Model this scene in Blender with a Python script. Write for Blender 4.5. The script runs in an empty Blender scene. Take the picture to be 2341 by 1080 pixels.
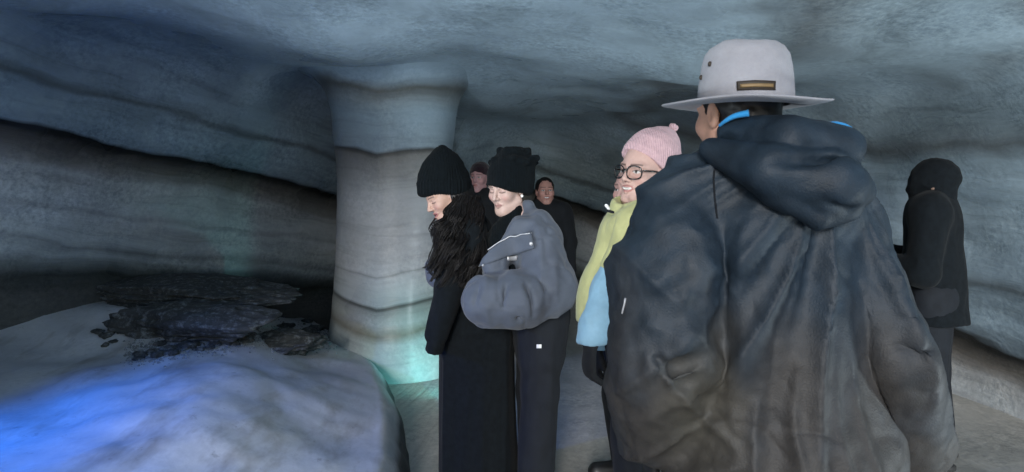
import bpy, math, random
import numpy as np
from mathutils import Vector, Matrix
from mathutils.bvhtree import BVHTree

scene = bpy.context.scene
COL = scene.collection
random.seed(7)
rng = np.random.default_rng(7)

# ------------------------------------------------------------------ camera, sky, sun, exposure
CAM_H, FPX, CX, HY = 1.42, 1490.0, 1170.5, 430.0      # eye height, focal length in photo pixels, horizon row
cam_data = bpy.data.cameras.new('camera')
cam = bpy.data.objects.new('camera', cam_data); COL.objects.link(cam)
cam.location = (0, 0, CAM_H); cam.rotation_euler = (math.radians(90), 0, 0)
cam_data.sensor_width = 36.0; cam_data.lens = FPX * 36.0 / 2341.0
cam_data.shift_y = -(540 - HY) / 2341.0
cam_data.clip_start = 0.05; cam_data.clip_end = 3000
cam_data.dof.use_dof = True; cam_data.dof.focus_distance = 2.7; cam_data.dof.aperture_fstop = 7.0
scene.camera = cam

SUN_EL, SUN_AZ = 16.0, -9.0        # low soft daylight entering the cave mouth behind the camera
world = bpy.data.worlds.new('World'); scene.world = world; world.use_nodes = True
wn = world.node_tree.nodes; wl = world.node_tree.links
bg = wn['Background']; bg.inputs['Strength'].default_value = 0.15
sky = wn.new('ShaderNodeTexSky'); sky.sky_type = 'NISHITA'; sky.sun_disc = False
sky.sun_elevation = math.radians(SUN_EL); sky.dust_density = 0.3; sky.ozone_density = 3.0
# light travels toward +Y; the sun stands toward -Y
sun_dir = Vector((math.sin(math.radians(SUN_AZ)), -math.cos(math.radians(SUN_AZ)), math.tan(math.radians(SUN_EL)))).normalized()
sky.sun_rotation = math.atan2(sun_dir.x, sun_dir.y)
wl.new(sky.outputs[0], bg.inputs[0])
sd = bpy.data.lights.new('sun', 'SUN'); sd.energy = 1.5; sd.angle = math.radians(12); sd.color = (1.0, 0.985, 0.97)
sun = bpy.data.objects.new('sun', sd); COL.objects.link(sun)
sun.rotation_euler = (-sun_dir).to_track_quat('-Z', 'Y').to_euler(); sun.location = (-2, -8, 5)
vs = scene.view_settings
vs.view_transform = 'Standard'; vs.look = 'None'; vs.gamma = 1.0; vs.exposure = 0.65; vs.use_curve_mapping = False
scene.cycles.use_denoising = True
scene.cycles.max_bounces = 4; scene.cycles.diffuse_bounces = 3; scene.cycles.glossy_bounces = 2; scene.cycles.transmission_bounces = 4
scene.cycles.sample_clamp_indirect = 4.0

# ------------------------------------------------------------------ helpers
def pt(px, py, Y):
    """photo pixel + depth in metres -> place"""
    return np.array([(px - CX) / FPX * Y, Y, CAM_H - (py - HY) / FPX * Y])
def nrm(v):
    v = np.asarray(v, float); return v / np.linalg.norm(v)

_tab = np.random.default_rng(3).random((32, 32, 32)) * 2 - 1
def vnoise(p):
    p = np.asarray(p, float); i = np.floor(p).astype(int); f = p - i
    f = f * f * f * (f * (f * 6 - 15) + 10)
    i0 = i & 31; i1 = (i + 1) & 31
    def t(a, b, c): return _tab[a, b, c]
    x0, y0, z0 = i0.T; x1, y1, z1 = i1.T; fx, fy, fz = f.T
    c00 = t(x0, y0, z0) * (1 - fx) + t(x1, y0, z0) * fx
    c10 = t(x0, y1, z0) * (1 - fx) + t(x1, y1, z0) * fx
    c01 = t(x0, y0, z1) * (1 - fx) + t(x1, y0, z1) * fx
    c11 = t(x0, y1, z1) * (1 - fx) + t(x1, y1, z1) * fx
    return (c00 * (1 - fy) + c10 * fy) * (1 - fz) + (c01 * (1 - fy) + c11 * fy) * fz
def fbm(p, n=4, g=0.5):
    p = np.asarray(p, float); s = 0; a = 1
    for k in range(n):
        s = s + a * vnoise(p * 2 ** k + 7.3 * k); a *= g
    return s
def ridge(p): return 1 - 2 * np.abs(vnoise(p))

def mk_mesh(name, V, F, mat, parent=None, base=None, smooth=True, col=None):
    V = np.asarray(V, float)
    if base is not None: V = V - np.asarray(base)
    me = bpy.data.meshes.new(name)
    me.from_pydata(V.tolist(), [], F.tolist() if hasattr(F, 'tolist') else F)
    if smooth:
        me.polygons.foreach_set('use_smooth', [True] * len(me.polygons))
    if col is not None:
        at = me.color_attributes.new('Col', 'FLOAT_COLOR', 'POINT')
        c = np.ones((len(V), 4)); c[:, :3] = col
        at.data.foreach_set('color', c.ravel())
    if mat is not None: me.materials.append(mat)
    me.update()
    o = bpy.data.objects.new(name, me); COL.objects.link(o)
    if parent is not None: o.parent = parent
    return o
def normals(V, F):
    V = np.asarray(V); F = np.asarray(F)
    n = np.cross(V[F[:, 2]] - V[F[:, 0]], V[F[:, 3 % F.shape[1]]] - V[F[:, 1]]) if F.shape[1] == 4 else np.cross(V[F[:, 1]] - V[F[:, 0]], V[F[:, 2]] - V[F[:, 0]])
    N = np.zeros_like(V)
    for k in range(F.shape[1]): np.add.at(N, F[:, k], n)
    return N / (np.linalg.norm(N, axis=1, keepdims=True) + 1e-12)
def tag(o, label=None, cat=None, group=None, kind=None):
    if label: o['label'] = label
    if cat: o['category'] = cat
    if group: o['group'] = group
    if kind: o['kind'] = kind
    return o
def thing(name, loc, label, cat, group=None):
    o = bpy.data.objects.new(name, None); COL.objects.link(o)
    o.location = tuple(loc); o.empty_display_size = 0.1
    return tag(o, label, cat, group)
def grid_faces(nu, nv, wrap_u=False):
    F = []
    for i in range(nu if wrap_u else nu - 1):
        for j in range(nv - 1):
            a = i * nv + j; b = ((i + 1) % nu) * nv + j
            F.append((a, b, b + 1, a + 1))
    return F

# ---- signed-distance solids turned into one continuous skin (surface nets on a stretched grid)
class Frame:
    def __init__(s, o, F, U=(0, 0, 1), sc=1.0):
        s.o = np.asarray(o, float); s.F = nrm(F); L = nrm(np.cross(U, s.F)); s.L = L; s.U = np.cross(s.F, L)
        s.R = np.stack([s.F, s.L, s.U]); s.sc = sc
    def pt(s, c): return s.o + s.sc * (np.asarray(c, float) @ s.R)
    def loc(s, V): return ((np.asarray(V) - s.o) @ s.R.T) / s.sc
def cap(a, b, ra, rb, fr=None, n=None, q=1.0):
    a = np.asarray(a, float); b = np.asarray(b, float)
    if fr is not None: a, b, ra, rb = fr.pt(a), fr.pt(b), ra * fr.sc, rb * fr.sc
    r = max(ra, rb) * max(1, q); lo = np.minimum(a, b) - r; hi = np.maximum(a, b) + r
    nn = None if n is None else nrm(n)
    def f(X, Y, Z):
        ax, ay, az = a; bx, by, bz = b
        if nn is not None:
            g = (1 / q - 1) * (X * nn[0] + Y * nn[1] + Z * nn[2])
            X = X + g * nn[0]; Y = Y + g * nn[1]; Z = Z + g * nn[2]
            ga = (1 / q - 1) * (a @ nn); gb = (1 / q - 1) * (b @ nn)
            ax, ay, az = a + ga * nn; bx, by, bz = b + gb * nn
        ux, uy, uz = bx - ax, by - ay, bz - az; L2 = ux * ux + uy * uy + uz * uz + 1e-12
        t = np.clip(((X - ax) * ux + (Y - ay) * uy + (Z - az) * uz) / L2, 0, 1)
        d = np.sqrt((X - ax - t * ux) ** 2 + (Y - ay - t * uy) ** 2 + (Z - az - t * uz) ** 2) - (ra + (rb - ra) * t)
        return d * min(1, q)
    return f, lo, hi
def ell(c, r, fr=None, R=None):
    c = np.asarray(c, float); r = np.asarray(r, float)
    if fr is not None: c, r, R = fr.pt(c), r * fr.sc, fr.R
    if R is None: R = np.eye(3)
    e = np.sqrt(((R * r[:, None]) ** 2).sum(0))
    def f(X, Y, Z):
        x, y, z = X - c[0], Y - c[1], Z - c[2]
        k0 = 0; k1 = 0
        for k in range(3):
            w = R[k, 0] * x + R[k, 1] * y + R[k, 2] * z
            k0 = k0 + (w / r[k]) ** 2; k1 = k1 + (w / r[k] ** 2) ** 2
        k0 = np.sqrt(k0); k1 = np.sqrt(k1) + 1e-9
        return k0 * (k0 - 1) / k1
    return f, c - e, c + e
def lathe(c, axis, prof, sq=(1.0, 1.0), F=(1, 0, 0)):
    """solid of revolution about axis through c; prof = [(height, radius)...]; sq stretches the two cross directions"""
    fr = Frame(c, F, axis); U = nrm(axis); Fv = nrm(np.asarray(F, float) - U * np.dot(F, U)); Lv = np.cross(U, Fv)
    hs = np.array([p[0] for p in prof]); rs = np.array([p[1] for p in prof]); rm = rs.max() * max(sq)
    c = np.asarray(c, float); p0 = c + U * hs[0]; p1 = c + U * hs[-1]
    lo = np.minimum(p0, p1) - rm; hi = np.maximum(p0, p1) + rm
    def f(X, Y, Z):
        x, y, z = X - c[0], Y - c[1], Z - c[2]
        u = x * U[0] + y * U[1] + z * U[2]
        a = (x * Fv[0] + y * Fv[1] + z * Fv[2]) / sq[0]; b = (x * Lv[0] + y * Lv[1] + z * Lv[2]) / sq[1]
        rr = np.interp(u, hs, rs)
        d = (np.sqrt(a * a + b * b) - rr) * 0.8
        return np.maximum(d, np.maximum(hs[0] - u, u - hs[-1]))
    return f, lo, hi
def axis_pts(lo, hi, h, fine=()):
    out = [lo]; x = lo
    while x < hi:
        s = h
        for (a, b, hf) in fine:
            if a - h <= x <= b: s = min(s, hf)
        x += s; out.append(x)
    return np.array(out)
class Solid:
    def __init__(s): s.ops = []
    def add(s, prim, k=0.02): s.ops.append(('u', prim, k)); return s
    def sub(s, prim, k=0.01): s.ops.append(('s', prim, k)); return s
    def cut(s, point, n, k=0.006): s.ops.append(('c', (np.asarray(point, float), nrm(n)), k)); return s   # keep the side n points away from
    def build(s, h, fine=None, pad=0.03):
        lo = np.min([p[1] for o, p, k in s.ops if o == 'u'], axis=0) - pad; hi = np.max([p[2] for o, p, k in s.ops if o == 'u'], axis=0) + pad
        fx = fy = fz = ()
        if fine:
            a, b, hf = fine; fx, fy, fz = [[(a[i], b[i], hf)] for i in range(3)]
        A = [axis_pts(lo[0], hi[0], h, fx), axis_pts(lo[1], hi[1], h, fy), axis_pts(lo[2], hi[2], h, fz)]
        D = np.full([len(x) for x in A], 10.0, np.float32)
        for op, p, k in s.ops:
            if op == 'c':
                P0, n = p
                g = (A[0][:, None, None] - P0[0]) * n[0] + (A[1][None, :, None] - P0[1]) * n[1] + (A[2][None, None, :] - P0[2]) * n[2]
                D = np.maximum(D, g); continue
            f, l, u = p
            e = 2.2 * h + k
            sl = tuple(slice(max(0, np.searchsorted(A[i], l[i] - e) - 1), np.searchsorted(A[i], u[i] + e) + 1) for i in range(3))
            X = A[0][sl[0]][:, None, None]; Y = A[1][sl[1]][None, :, None]; Z = A[2][sl[2]][None, None, :]
            g = f(X, Y, Z); d = D[sl]
            if op == 'u':
                hh = np.clip(0.5 + 0.5 * (g - d) / k, 0, 1); D[sl] = g * (1 - hh) + d * hh - k * hh * (1 - hh)
            else:
                hh = np.clip(0.5 - 0.5 * (d + g) / k, 0, 1); D[sl] = d * (1 - hh) + (-g) * hh + k * hh * (1 - hh)
        return nets(D, A)
def nets(D, A):
    S = D < 0
    cnt = np.zeros([n - 1 for n in D.shape], np.int8)
    corners = [(i, j, k) for i in (0, 1) for j in (0, 1) for k in (0, 1)]
    n0, n1, n2 = cnt.shape
    for (i, j, k) in corners: cnt += S[i:i + n0, j:j + n1, k:k + n2]
    act = np.argwhere((cnt > 0) & (cnt < 8))
    idx = np.full(cnt.shape, -1, np.int64); idx[tuple(act.T)] = np.arange(len(act))
    cv = {c: D[act[:, 0] + c[0], act[:, 1] + c[1], act[:, 2] + c[2]].astype(float) for c in corners}
    pos = np.zeros((len(act), 3)); m = np.zeros(len(act))
    for c in corners:
        for ax in range(3):
            if c[ax] == 0:
                c2 = list(c); c2[ax] = 1; c2 = tuple(c2)
                a, b = cv[c], cv[c2]; x = (a < 0) != (b < 0)
                t = np.where(x, a / np.where(x, a - b, 1), 0)
                q = np.tile(np.array(c, float), (len(act), 1)); q[:, ax] += t
                pos += q * x[:, None]; m += x
    pos /= m[:, None]
    V = np.empty_like(pos)
    for ax in range(3):
        g = A[ax]; i = act[:, ax]; V[:, ax] = g[i] + (g[i + 1] - g[i]) * pos[:, ax]
    Fs = []
    for ax in range(3):
        b, c = [(1, 2), (2, 0), (0, 1)][ax]
        sl0 = [slice(None)] * 3; sl1 = [slice(None)] * 3
        sl0[ax] = slice(0, -1); sl1[ax] = slice(1, None)
        e = np.argwhere(S[tuple(sl0)] != S[tuple(sl1)])
        ok = (e[:, b] > 0) & (e[:, c] > 0) & (e[:, b] < D.shape[b] - 1) & (e[:, c] < D.shape[c] - 1); e = e[ok]
        def cell(db, dc):
            q = e.copy(); q[:, b] += db; q[:, c] += dc; return idx[tuple(q.T)]
        q = np.stack([cell(-1, -1), cell(0, -1), cell(0, 0), cell(-1, 0)], 1)
        ins = S[tuple(e.T)]
        q[~ins] = q[~ins][:, ::-1]
        Fs.append(q)
    return V, np.concatenate(Fs)
def wrinkle(V, F, fn):
    N = normals(V, F); return V + N * fn(V, N)[:, None]
def tube(path, rad, ns=6, capped=True):
    P = np.asarray(path, float); n = len(P); rad = np.broadcast_to(np.asarray(rad, float), (n,))
    T = np.gradient(P, axis=0); T /= np.linalg.norm(T, axis=1, keepdims=True) + 1e-12
    up = np.array([0.31, 0.52, 0.79]); V = []
    for i in range(n):
        a = nrm(np.cross(T[i], up)); b = np.cross(T[i], a)
        for k in range(ns):
            t = 2 * math.pi * k / ns; V.append(P[i] + rad[i] * (math.cos(t) * a + math.sin(t) * b))
    F = []
    for i in range(n - 1):
        for k in range(ns):
            k2 = (k + 1) % ns; F.append((i * ns + k, i * ns + k2, (i + 1) * ns + k2, (i + 1) * ns + k))
    if capped:
        F.append(tuple(range(ns))[::-1]); F.append(tuple((n - 1) * ns + k for k in range(ns)))
    return V, F
def merge(parts):
    V = []; F = []
    for v, f in parts:
        o = len(V); V += [tuple(x) for x in v]; F += [tuple(i + o for i in q) for q in f]
    return V, F
def spline(pts, n):
    P = np.asarray(pts, float); m = len(P); t = np.linspace(0, m - 1, n); out = []
    for x in t:
        i = min(int(x), m - 2); f = x - i
        p0 = P[max(i - 1, 0)]; p1 = P[i]; p2 = P[i + 1]; p3 = P[min(i + 2, m - 1)]
        out.append(0.5 * (2 * p1 + (p2 - p0) * f + (2 * p0 - 5 * p1 + 4 * p2 - p3) * f * f + (3 * p1 - p0 - 3 * p2 + p3) * f ** 3))
    return np.array(out)
def surface_at(VF, pixels, lift=0.004):
    """points of a built surface met along the sight line of the given photo pixels, lifted off it"""
    V, F = VF
    bvh = BVHTree.FromPolygons([tuple(v) for v in V], [tuple(f) for f in F])
    o = Vector((0, 0, CAM_H)); out = []; last = None
    for (px, py) in pixels:
        d = Vector(tuple(pt(px, py, 1.0))) - o
        h = bvh.ray_cast(o, d.normalized())
        if h[0] is None:
            out.append(None); continue
        n = h[1] if h[1].dot(d) < 0 else -h[1]
        out.append(np.array(h[0] + n * lift))
    good = [i for i, q in enumerate(out) if q is not None]
    if not good:
        print('surface_at: no hit', pixels[0]); A_ = np.asarray(V); k = [int(np.argmin(np.hypot(A_[:, 0] / A_[:, 1] * FPX + CX - px, (CAM_H - A_[:, 2]) / A_[:, 1] * FPX + HY - py) + 200 * A_[:, 1])) for px, py in pixels]; return A_[k]
    for i, q in enumerate(out):
        if q is None:
            j = min(good, key=lambda g: abs(g - i)); px, py = pixels[i]; out[i] = pt(px, py, out[j][1])
    return np.array(out)
def patch(VF, poly_rows, thick, lift):
    """thin cloth or badge piece laid on a surface: rows of photo pixels (grid), given thickness"""
    nr = len(poly_rows); nc = len(poly_rows[0])
    P = surface_at(VF, [p for r in poly_rows for p in r], lift)
    G = P.reshape(nr, nc, 3)
    for _ in range(2):
        H = G.copy(); H[1:-1] = (G[:-2] + 2 * G[1:-1] + G[2:]) / 4; H[:, 1:-1] = (H[:, :-2] + 2 * H[:, 1:-1] + H[:, 2:]) / 4; G = H
    top = G.reshape(-1, 3); n = nrm(np.array([0, 0, CAM_H]) - top.mean(0))
    back = top - n * thick
    V = np.concatenate([top, back]); o = nr * nc; F = []
    for i in range(nr - 1):
        for j in range(nc - 1):
            a = i * nc + j; F.append((a, a + nc, a + nc + 1, a + 1)); F.append((o + a, o + a + 1, o + a + nc + 1, o + a + nc))
    ring = [j for j in range(nc)] + [i * nc + nc - 1 for i in range(1, nr)] + [(nr - 1) * nc + j for j in range(nc - 2, -1, -1)] + [i * nc for i in range(nr - 2, 0, -1)]
    for k in range(len(ring)):
        a, b = ring[k], ring[(k + 1) % len(ring)]; F.append((a, b, o + b, o + a))
    return V, F
def rows_between(top, bot, nr, nc):
    T = spline(top, nc) if len(top) > 2 else np.linspace(top[0], top[-1], nc)
    B = spline(bot, nc) if len(bot) > 2 else np.linspace(bot[0], bot[-1], nc)
    return [[tuple(T[j] * (1 - i / (nr - 1)) + B[j] * i / (nr - 1)) for j in range(nc)] for i in range(nr)]

# ------------------------------------------------------------------ materials
def newmat(name):
    m = bpy.data.materials.new(name); m.use_nodes = True
    return m, m.node_tree.nodes, m.node_tree.links, m.node_tree.nodes['Principled BSDF']
def ramp(N, stops, interp='LINEAR'):
    r = N.new('ShaderNodeValToRGB'); cr = r.color_ramp; cr.interpolation = interp
    while len(cr.elements) < len(stops): cr.elements.new(0.5)
    for e, (p, c) in zip(cr.elements, stops): e.position = p; e.color = (*c, 1)
    return r
def noise(N, L, vec, scale, detail=4, rough=0.55):
    n = N.new('ShaderNodeTexNoise'); n.inputs['Scale'].default_value = scale; n.inputs['Detail'].default_value = detail; n.inputs['Roughness'].default_value = rough
    if vec is not None: L.new(vec, n.inputs['Vector'])
    return n
def mapping(N, L, src, scale):
    m = N.new('ShaderNodeMapping'); m.inputs['Scale'].default_value = scale; L.new(src, m.inputs['Vector']); return m.outputs[0]
def math_(N, L, op, a, b):
    m = N.new('ShaderNodeMath'); m.operation = op
    for i, v in enumerate((a, b)):
        if isinstance(v, (int, float)): m.inputs[i].default_value = v
        else: L.new(v, m.inputs[i])
    return m.outputs[0]
def mixc(N, L, fac, a, b, mode='MIX'):
    m = N.new('ShaderNodeMix'); m.data_type = 'RGBA'; m.blend_type = mode
    if isinstance(fac, (int, float)): m.inputs[0].default_value = fac
    else: L.new(fac, m.inputs[0])
    for i, v in ((6, a), (7, b)):
        if isinstance(v, tuple): m.inputs[i].default_value = (*v, 1)
        else: L.new(v, m.inputs[i])
    return m.outputs[2]
def bump(N, L, h, strength, dist, prev=None):
    b = N.new('ShaderNodeBump'); b.inputs['Strength'].default_value = strength; b.inputs['Distance'].default_value = dist
    L.new(h, b.inputs['Height'])
    if prev is not None: L.new(prev, b.inputs['Normal'])
    return b.outputs[0]
def ice(name, stops, dip=(0.2, 0.07), qmax=3.2, rough=0.42, warp=0.22, grain=0.5, frost=1.0, speck=0.0, layb=0.35):
    m, N, L, P = newmat(name)
    g = N.new('ShaderNodeNewGeometry').outputs['Position']
    s = N.new('ShaderNodeSeparateXYZ'); L.new(g, s.inputs[0])
    xn = math_(N, L, 'MINIMUM', s.outputs[0], 0.0); xp = math_(N, L, 'MAXIMUM', s.outputs[0], 0.0)
    lf = math_(N, L, 'MINIMUM', math_(N, L, 'MULTIPLY', xn, -1.0), 1.0)          # the layers are folded: they dip one way left of the path, the other way right of it
    q = math_(N, L, 'ADD', s.outputs[2], math_(N, L, 'ADD', math_(N, L, 'MULTIPLY', xn, dip[0]), math_(N, L, 'MULTIPLY', math_(N, L, 'MULTIPLY', s.outputs[1], lf), dip[1])))
    q = math_(N, L, 'ADD', q, math_(N, L, 'MULTIPLY', xp, 0.34 if dip[0] == 0.2 else dip[0]))
    w = noise(N, L, mapping(N, L, g, (0.55, 0.55, 1.6)), 1.5, 3, 0.62)
    q = math_(N, L, 'ADD', q, math_(N, L, 'MULTIPLY', math_(N, L, 'SUBTRACT', w.outputs[0], 0.5), warp))
    r = ramp(N, [(a / qmax, c) for a, c in stops]); L.new(math_(N, L, 'DIVIDE', q, qmax), r.inputs[0])
    # fine layering along the strata
    comb = N.new('ShaderNodeCombineXYZ'); L.new(math_(N, L, 'MULTIPLY', s.outputs[0], 0.5), comb.inputs[0]); L.new(math_(N, L, 'MULTIPLY', s.outputs[1], 0.5), comb.inputs[1]); L.new(math_(N, L, 'MULTIPLY', q, 7.0), comb.inputs[2])
    lay = noise(N, L, comb.outputs[0], 2.2, 4, 0.65)
    lr = ramp(N, [(0.28, (0.42, 0.42, 0.41)), (0.45, (0.95, 0.95, 0.95)), (0.72, (1.25, 1.25, 1.27))]); L.new(lay.outputs[0], lr.inputs[0])
    c = mixc(N, L, grain, r.outputs[0], lr.outputs[0], 'MULTIPLY')
    # patchy clouding
    cl = noise(N, L, g, 1.1, 3, 0.6)
    cr = ramp(N, [(0.33, (0.66, 0.68, 0.7)), (0.62, (1.12, 1.12, 1.12))]); L.new(cl.outputs[0], cr.inputs[0])
    c = mixc(N, L, 0.8, c, cr.outputs[0], 'MULTIPLY')
    fr = noise(N, L, g, 30, 4, 0.75)
    frr = ramp(N, [(0.36, (0.62, 0.65, 0.68)), (0.64, (1.3, 1.29, 1.27))]); L.new(fr.outputs[0], frr.inputs[0])
    fm = noise(N, L, g, 2.6, 3, 0.6); fmr = ramp(N, [(0.36, (0.15,) * 3), (0.62, (1.0,) * 3)]); L.new(fm.outputs[0], fmr.inputs[0])
    c = mixc(N, L, math_(N, L, 'MULTIPLY', fmr.outputs[0], 0.8 * frost), c, frr.outputs[0], 'MULTIPLY')
    if speck:
        sp = noise(N, L, g, 14, 5, 0.75); spr = ramp(N, [(0.62, (1, 1, 1)), (0.72, (0.25, 0.24, 0.23))]); L.new(sp.outputs[0], spr.inputs[0])
        c = mixc(N, L, speck, c, spr.outputs[0], 'MULTIPLY')
    L.new(c, P.inputs['Base Color'])
    rr = ramp(N, [(0.3, (rough - 0.2,) * 3), (0.7, (rough + 0.2,) * 3)]); L.new(cl.outputs[0], rr.inputs[0]); L.new(rr.outputs[0], P.inputs['Roughness'])
    P.inputs['IOR'].default_value = 1.31
    b = bump(N, L, lay.outputs[0], layb, 0.03)
    b = bump(N, L, math_(N, L, 'MULTIPLY', fr.outputs[0], fmr.outputs[0]), 0.38 * frost, 0.012, b)
    L.new(b, P.inputs['Normal'])
    return m
def cloth(name, col, rough=0.85, var=0.25, scale=30, weave=0.15, sheen=0.2, bdist=0.004, attr=False, spec=0.3, rib=None):
    m, N, L, P = newmat(name)
    tc = N.new('ShaderNodeTexCoord').outputs['Object']
    n = noise(N, L, tc, scale, 5, 0.6)
    r = ramp(N, [(0.3, (1 - var,) * 3), (0.7, (1 + var,) * 3)]); L.new(n.outputs[0], r.inputs[0])
    if attr:
        a = N.new('ShaderNodeVertexColor'); a.layer_name = 'Col'; src = a.outputs[0]
    else: src = col
    L.new(mixc(N, L, 1.0, src, r.outputs[0], 'MULTIPLY'), P.inputs['Base Color'])
    P.inputs['Roughness'].default_value = rough; P.inputs['Specular IOR Level'].default_value = spec
    P.inputs['Sheen Weight'].default_value = sheen; P.inputs['Sheen Roughness'].default_value = 0.5
    f = noise(N, L, tc, 260, 2, 0.6)
    b = bump(N, L, n.outputs[0], 0.25, bdist)
    b = bump(N, L, f.outputs[0], weave, 0.002, b)
    if rib:
        wv = N.new('ShaderNodeTexWave'); wv.wave_type = 'BANDS'; wv.bands_direction = rib[0]; wv.inputs['Scale'].default_value = rib[1]; wv.inputs['Distortion'].default_value = 1.0; wv.inputs['Detail'].default_value = 1
        L.new(tc, wv.inputs['Vector']); b = bump(N, L, wv.outputs[0], 0.5, 0.004, b)
    L.new(b, P.inputs['Normal'])
    return m
def plain(name, col, rough=0.5, metal=0.0, spec=0.5, nscale=60, var=0.12):
    m, N, L, P = newmat(name)
    tc = N.new('ShaderNodeTexCoord').outputs['Object']
    n = noise(N, L, tc, nscale, 3); r = ramp(N, [(0.3, (1 - var,) * 3), (0.7, (1 + var,) * 3)]); L.new(n.outputs[0], r.inputs[0])
    L.new(mixc(N, L, 1.0, col, r.outputs[0], 'MULTIPLY'), P.inputs['Base Color'])
    P.inputs['Roughness'].default_value = rough; P.inputs['Metallic'].default_value = metal; P.inputs['Specular IOR Level'].default_value = spec
    return m
def emit(name, col, s):
    m, N, L, P = newmat(name); P.inputs['Base Color'].default_value = (*col, 1)
    P.inputs['Emission Color'].default_value = (*col, 1); P.inputs['Emission Strength'].default_value = s; return m

BLUE = (0.40, 0.50, 0.57); GREY = (0.40, 0.42, 0.44); BRN = (0.17, 0.155, 0.14); DK = (0.035, 0.037, 0.036)
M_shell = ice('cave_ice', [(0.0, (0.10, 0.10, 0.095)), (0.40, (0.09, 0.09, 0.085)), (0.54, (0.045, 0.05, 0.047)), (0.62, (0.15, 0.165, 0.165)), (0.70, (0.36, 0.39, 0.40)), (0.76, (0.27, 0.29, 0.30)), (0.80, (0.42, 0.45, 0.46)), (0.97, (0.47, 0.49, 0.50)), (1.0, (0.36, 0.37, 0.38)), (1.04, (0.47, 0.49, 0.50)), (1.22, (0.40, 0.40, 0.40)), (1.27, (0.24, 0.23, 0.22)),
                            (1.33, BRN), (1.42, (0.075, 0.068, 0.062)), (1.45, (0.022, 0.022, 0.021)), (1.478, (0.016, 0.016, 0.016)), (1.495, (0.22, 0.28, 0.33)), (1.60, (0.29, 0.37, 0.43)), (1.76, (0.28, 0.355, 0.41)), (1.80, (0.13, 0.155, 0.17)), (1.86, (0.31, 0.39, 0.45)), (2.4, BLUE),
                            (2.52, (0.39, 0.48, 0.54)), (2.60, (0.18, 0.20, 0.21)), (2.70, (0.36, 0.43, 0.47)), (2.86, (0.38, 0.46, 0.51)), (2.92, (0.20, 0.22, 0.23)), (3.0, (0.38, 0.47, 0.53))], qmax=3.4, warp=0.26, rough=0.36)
M_pillar = ice('pillar_ice', [(0.0, (0.40, 0.44, 0.44)), (0.40, (0.36, 0.39, 0.385)), (0.47, (0.20, 0.19, 0.16)), (0.55, (0.34, 0.355, 0.345)), (0.64, (0.29, 0.30, 0.29)), (0.665, (0.05, 0.05, 0.045)), (0.69, (0.38, 0.41, 0.41)), (0.875, (0.42, 0.435, 0.445)),
                              (0.89, (0.28, 0.29, 0.29)), (0.905, (0.43, 0.44, 0.45)), (1.45, (0.44, 0.445, 0.455)), (1.62, (0.34, 0.335, 0.33)), (1.78, (0.21, 0.20, 0.19)), (1.815, (0.05, 0.047, 0.044)), (1.84, (0.29, 0.35, 0.40)), (2.10, (0.30, 0.38, 0.44)),
                              (2.20, (0.24, 0.28, 0.30)), (2.28, (0.10, 0.105, 0.10)), (2.34, (0.29, 0.37, 0.43)), (2.6, BLUE)], qmax=3.0, warp=0.16, frost=0.5, layb=0.08, grain=0.35, rough=0.36)
M_bank = ice('bank_ice', [(0, (0.045, 0.05, 0.055)), (0.075, (0.06, 0.063, 0.066)), (0.125, (0.50, 0.50, 0.52)), (0.3, (0.58, 0.58, 0.60)), (3, (0.60, 0.60, 0.61))], dip=(0, 0), warp=0.08, grain=0.15, frost=0.35, rough=0.55, speck=0.5, layb=0.1)  # dark lowest stops: shade on the steep side put into the colour
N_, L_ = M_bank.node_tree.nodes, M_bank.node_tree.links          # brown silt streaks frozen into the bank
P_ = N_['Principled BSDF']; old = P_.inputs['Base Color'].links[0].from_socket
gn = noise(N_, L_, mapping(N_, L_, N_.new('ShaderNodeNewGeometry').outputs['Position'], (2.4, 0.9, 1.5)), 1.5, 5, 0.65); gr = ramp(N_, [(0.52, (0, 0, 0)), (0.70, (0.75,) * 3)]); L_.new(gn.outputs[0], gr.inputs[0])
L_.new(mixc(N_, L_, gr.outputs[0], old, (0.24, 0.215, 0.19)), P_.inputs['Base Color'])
M_floor = ice('path_ice', [(0, (0.43, 0.41, 0.375)), (3, (0.46, 0.44, 0.40))], dip=(0.4, 0.5), grain=0.4, frost=0.9, rough=0.55, speck=0.5)
M_snow = ice('snow', [(0, (0.75, 0.77, 0.8)), (3, (0.78, 0.8, 0.82))], dip=(0, 0), grain=0.1, frost=0.3, rough=0.7)
M_rock = ice('rock_dark', [(0, (0.055, 0.056, 0.055)), (3, (0.07, 0.07, 0.068))], dip=(0, 0), grain=0.6, frost=1.0, rough=0.8, speck=0.3, layb=0.4)
N_, L_ = M_rock.node_tree.nodes, M_rock.node_tree.links          # rime and icy grit caught on the rock
P_ = N_['Principled BSDF']; old = P_.inputs['Base Color'].links[0].from_socket
gn = noise(N_, L_, N_.new('ShaderNodeNewGeometry').outputs['Position'], 22, 5, 0.8); gr = ramp(N_, [(0.50, (0, 0, 0)), (0.68, (0.8, 0.8, 0.8))]); L_.new(gn.outputs[0], gr.inputs[0])
L_.new(mixc(N_, L_, gr.outputs[0], old, (0.25, 0.27, 0.28)), P_.inputs['Base Color'])
M_grit = ice('pale_grit', [(0, (0.22, 0.23, 0.24)), (3, (0.26, 0.27, 0.28))], dip=(0, 0), grain=0.3, frost=1.0, rough=0.7)

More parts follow.
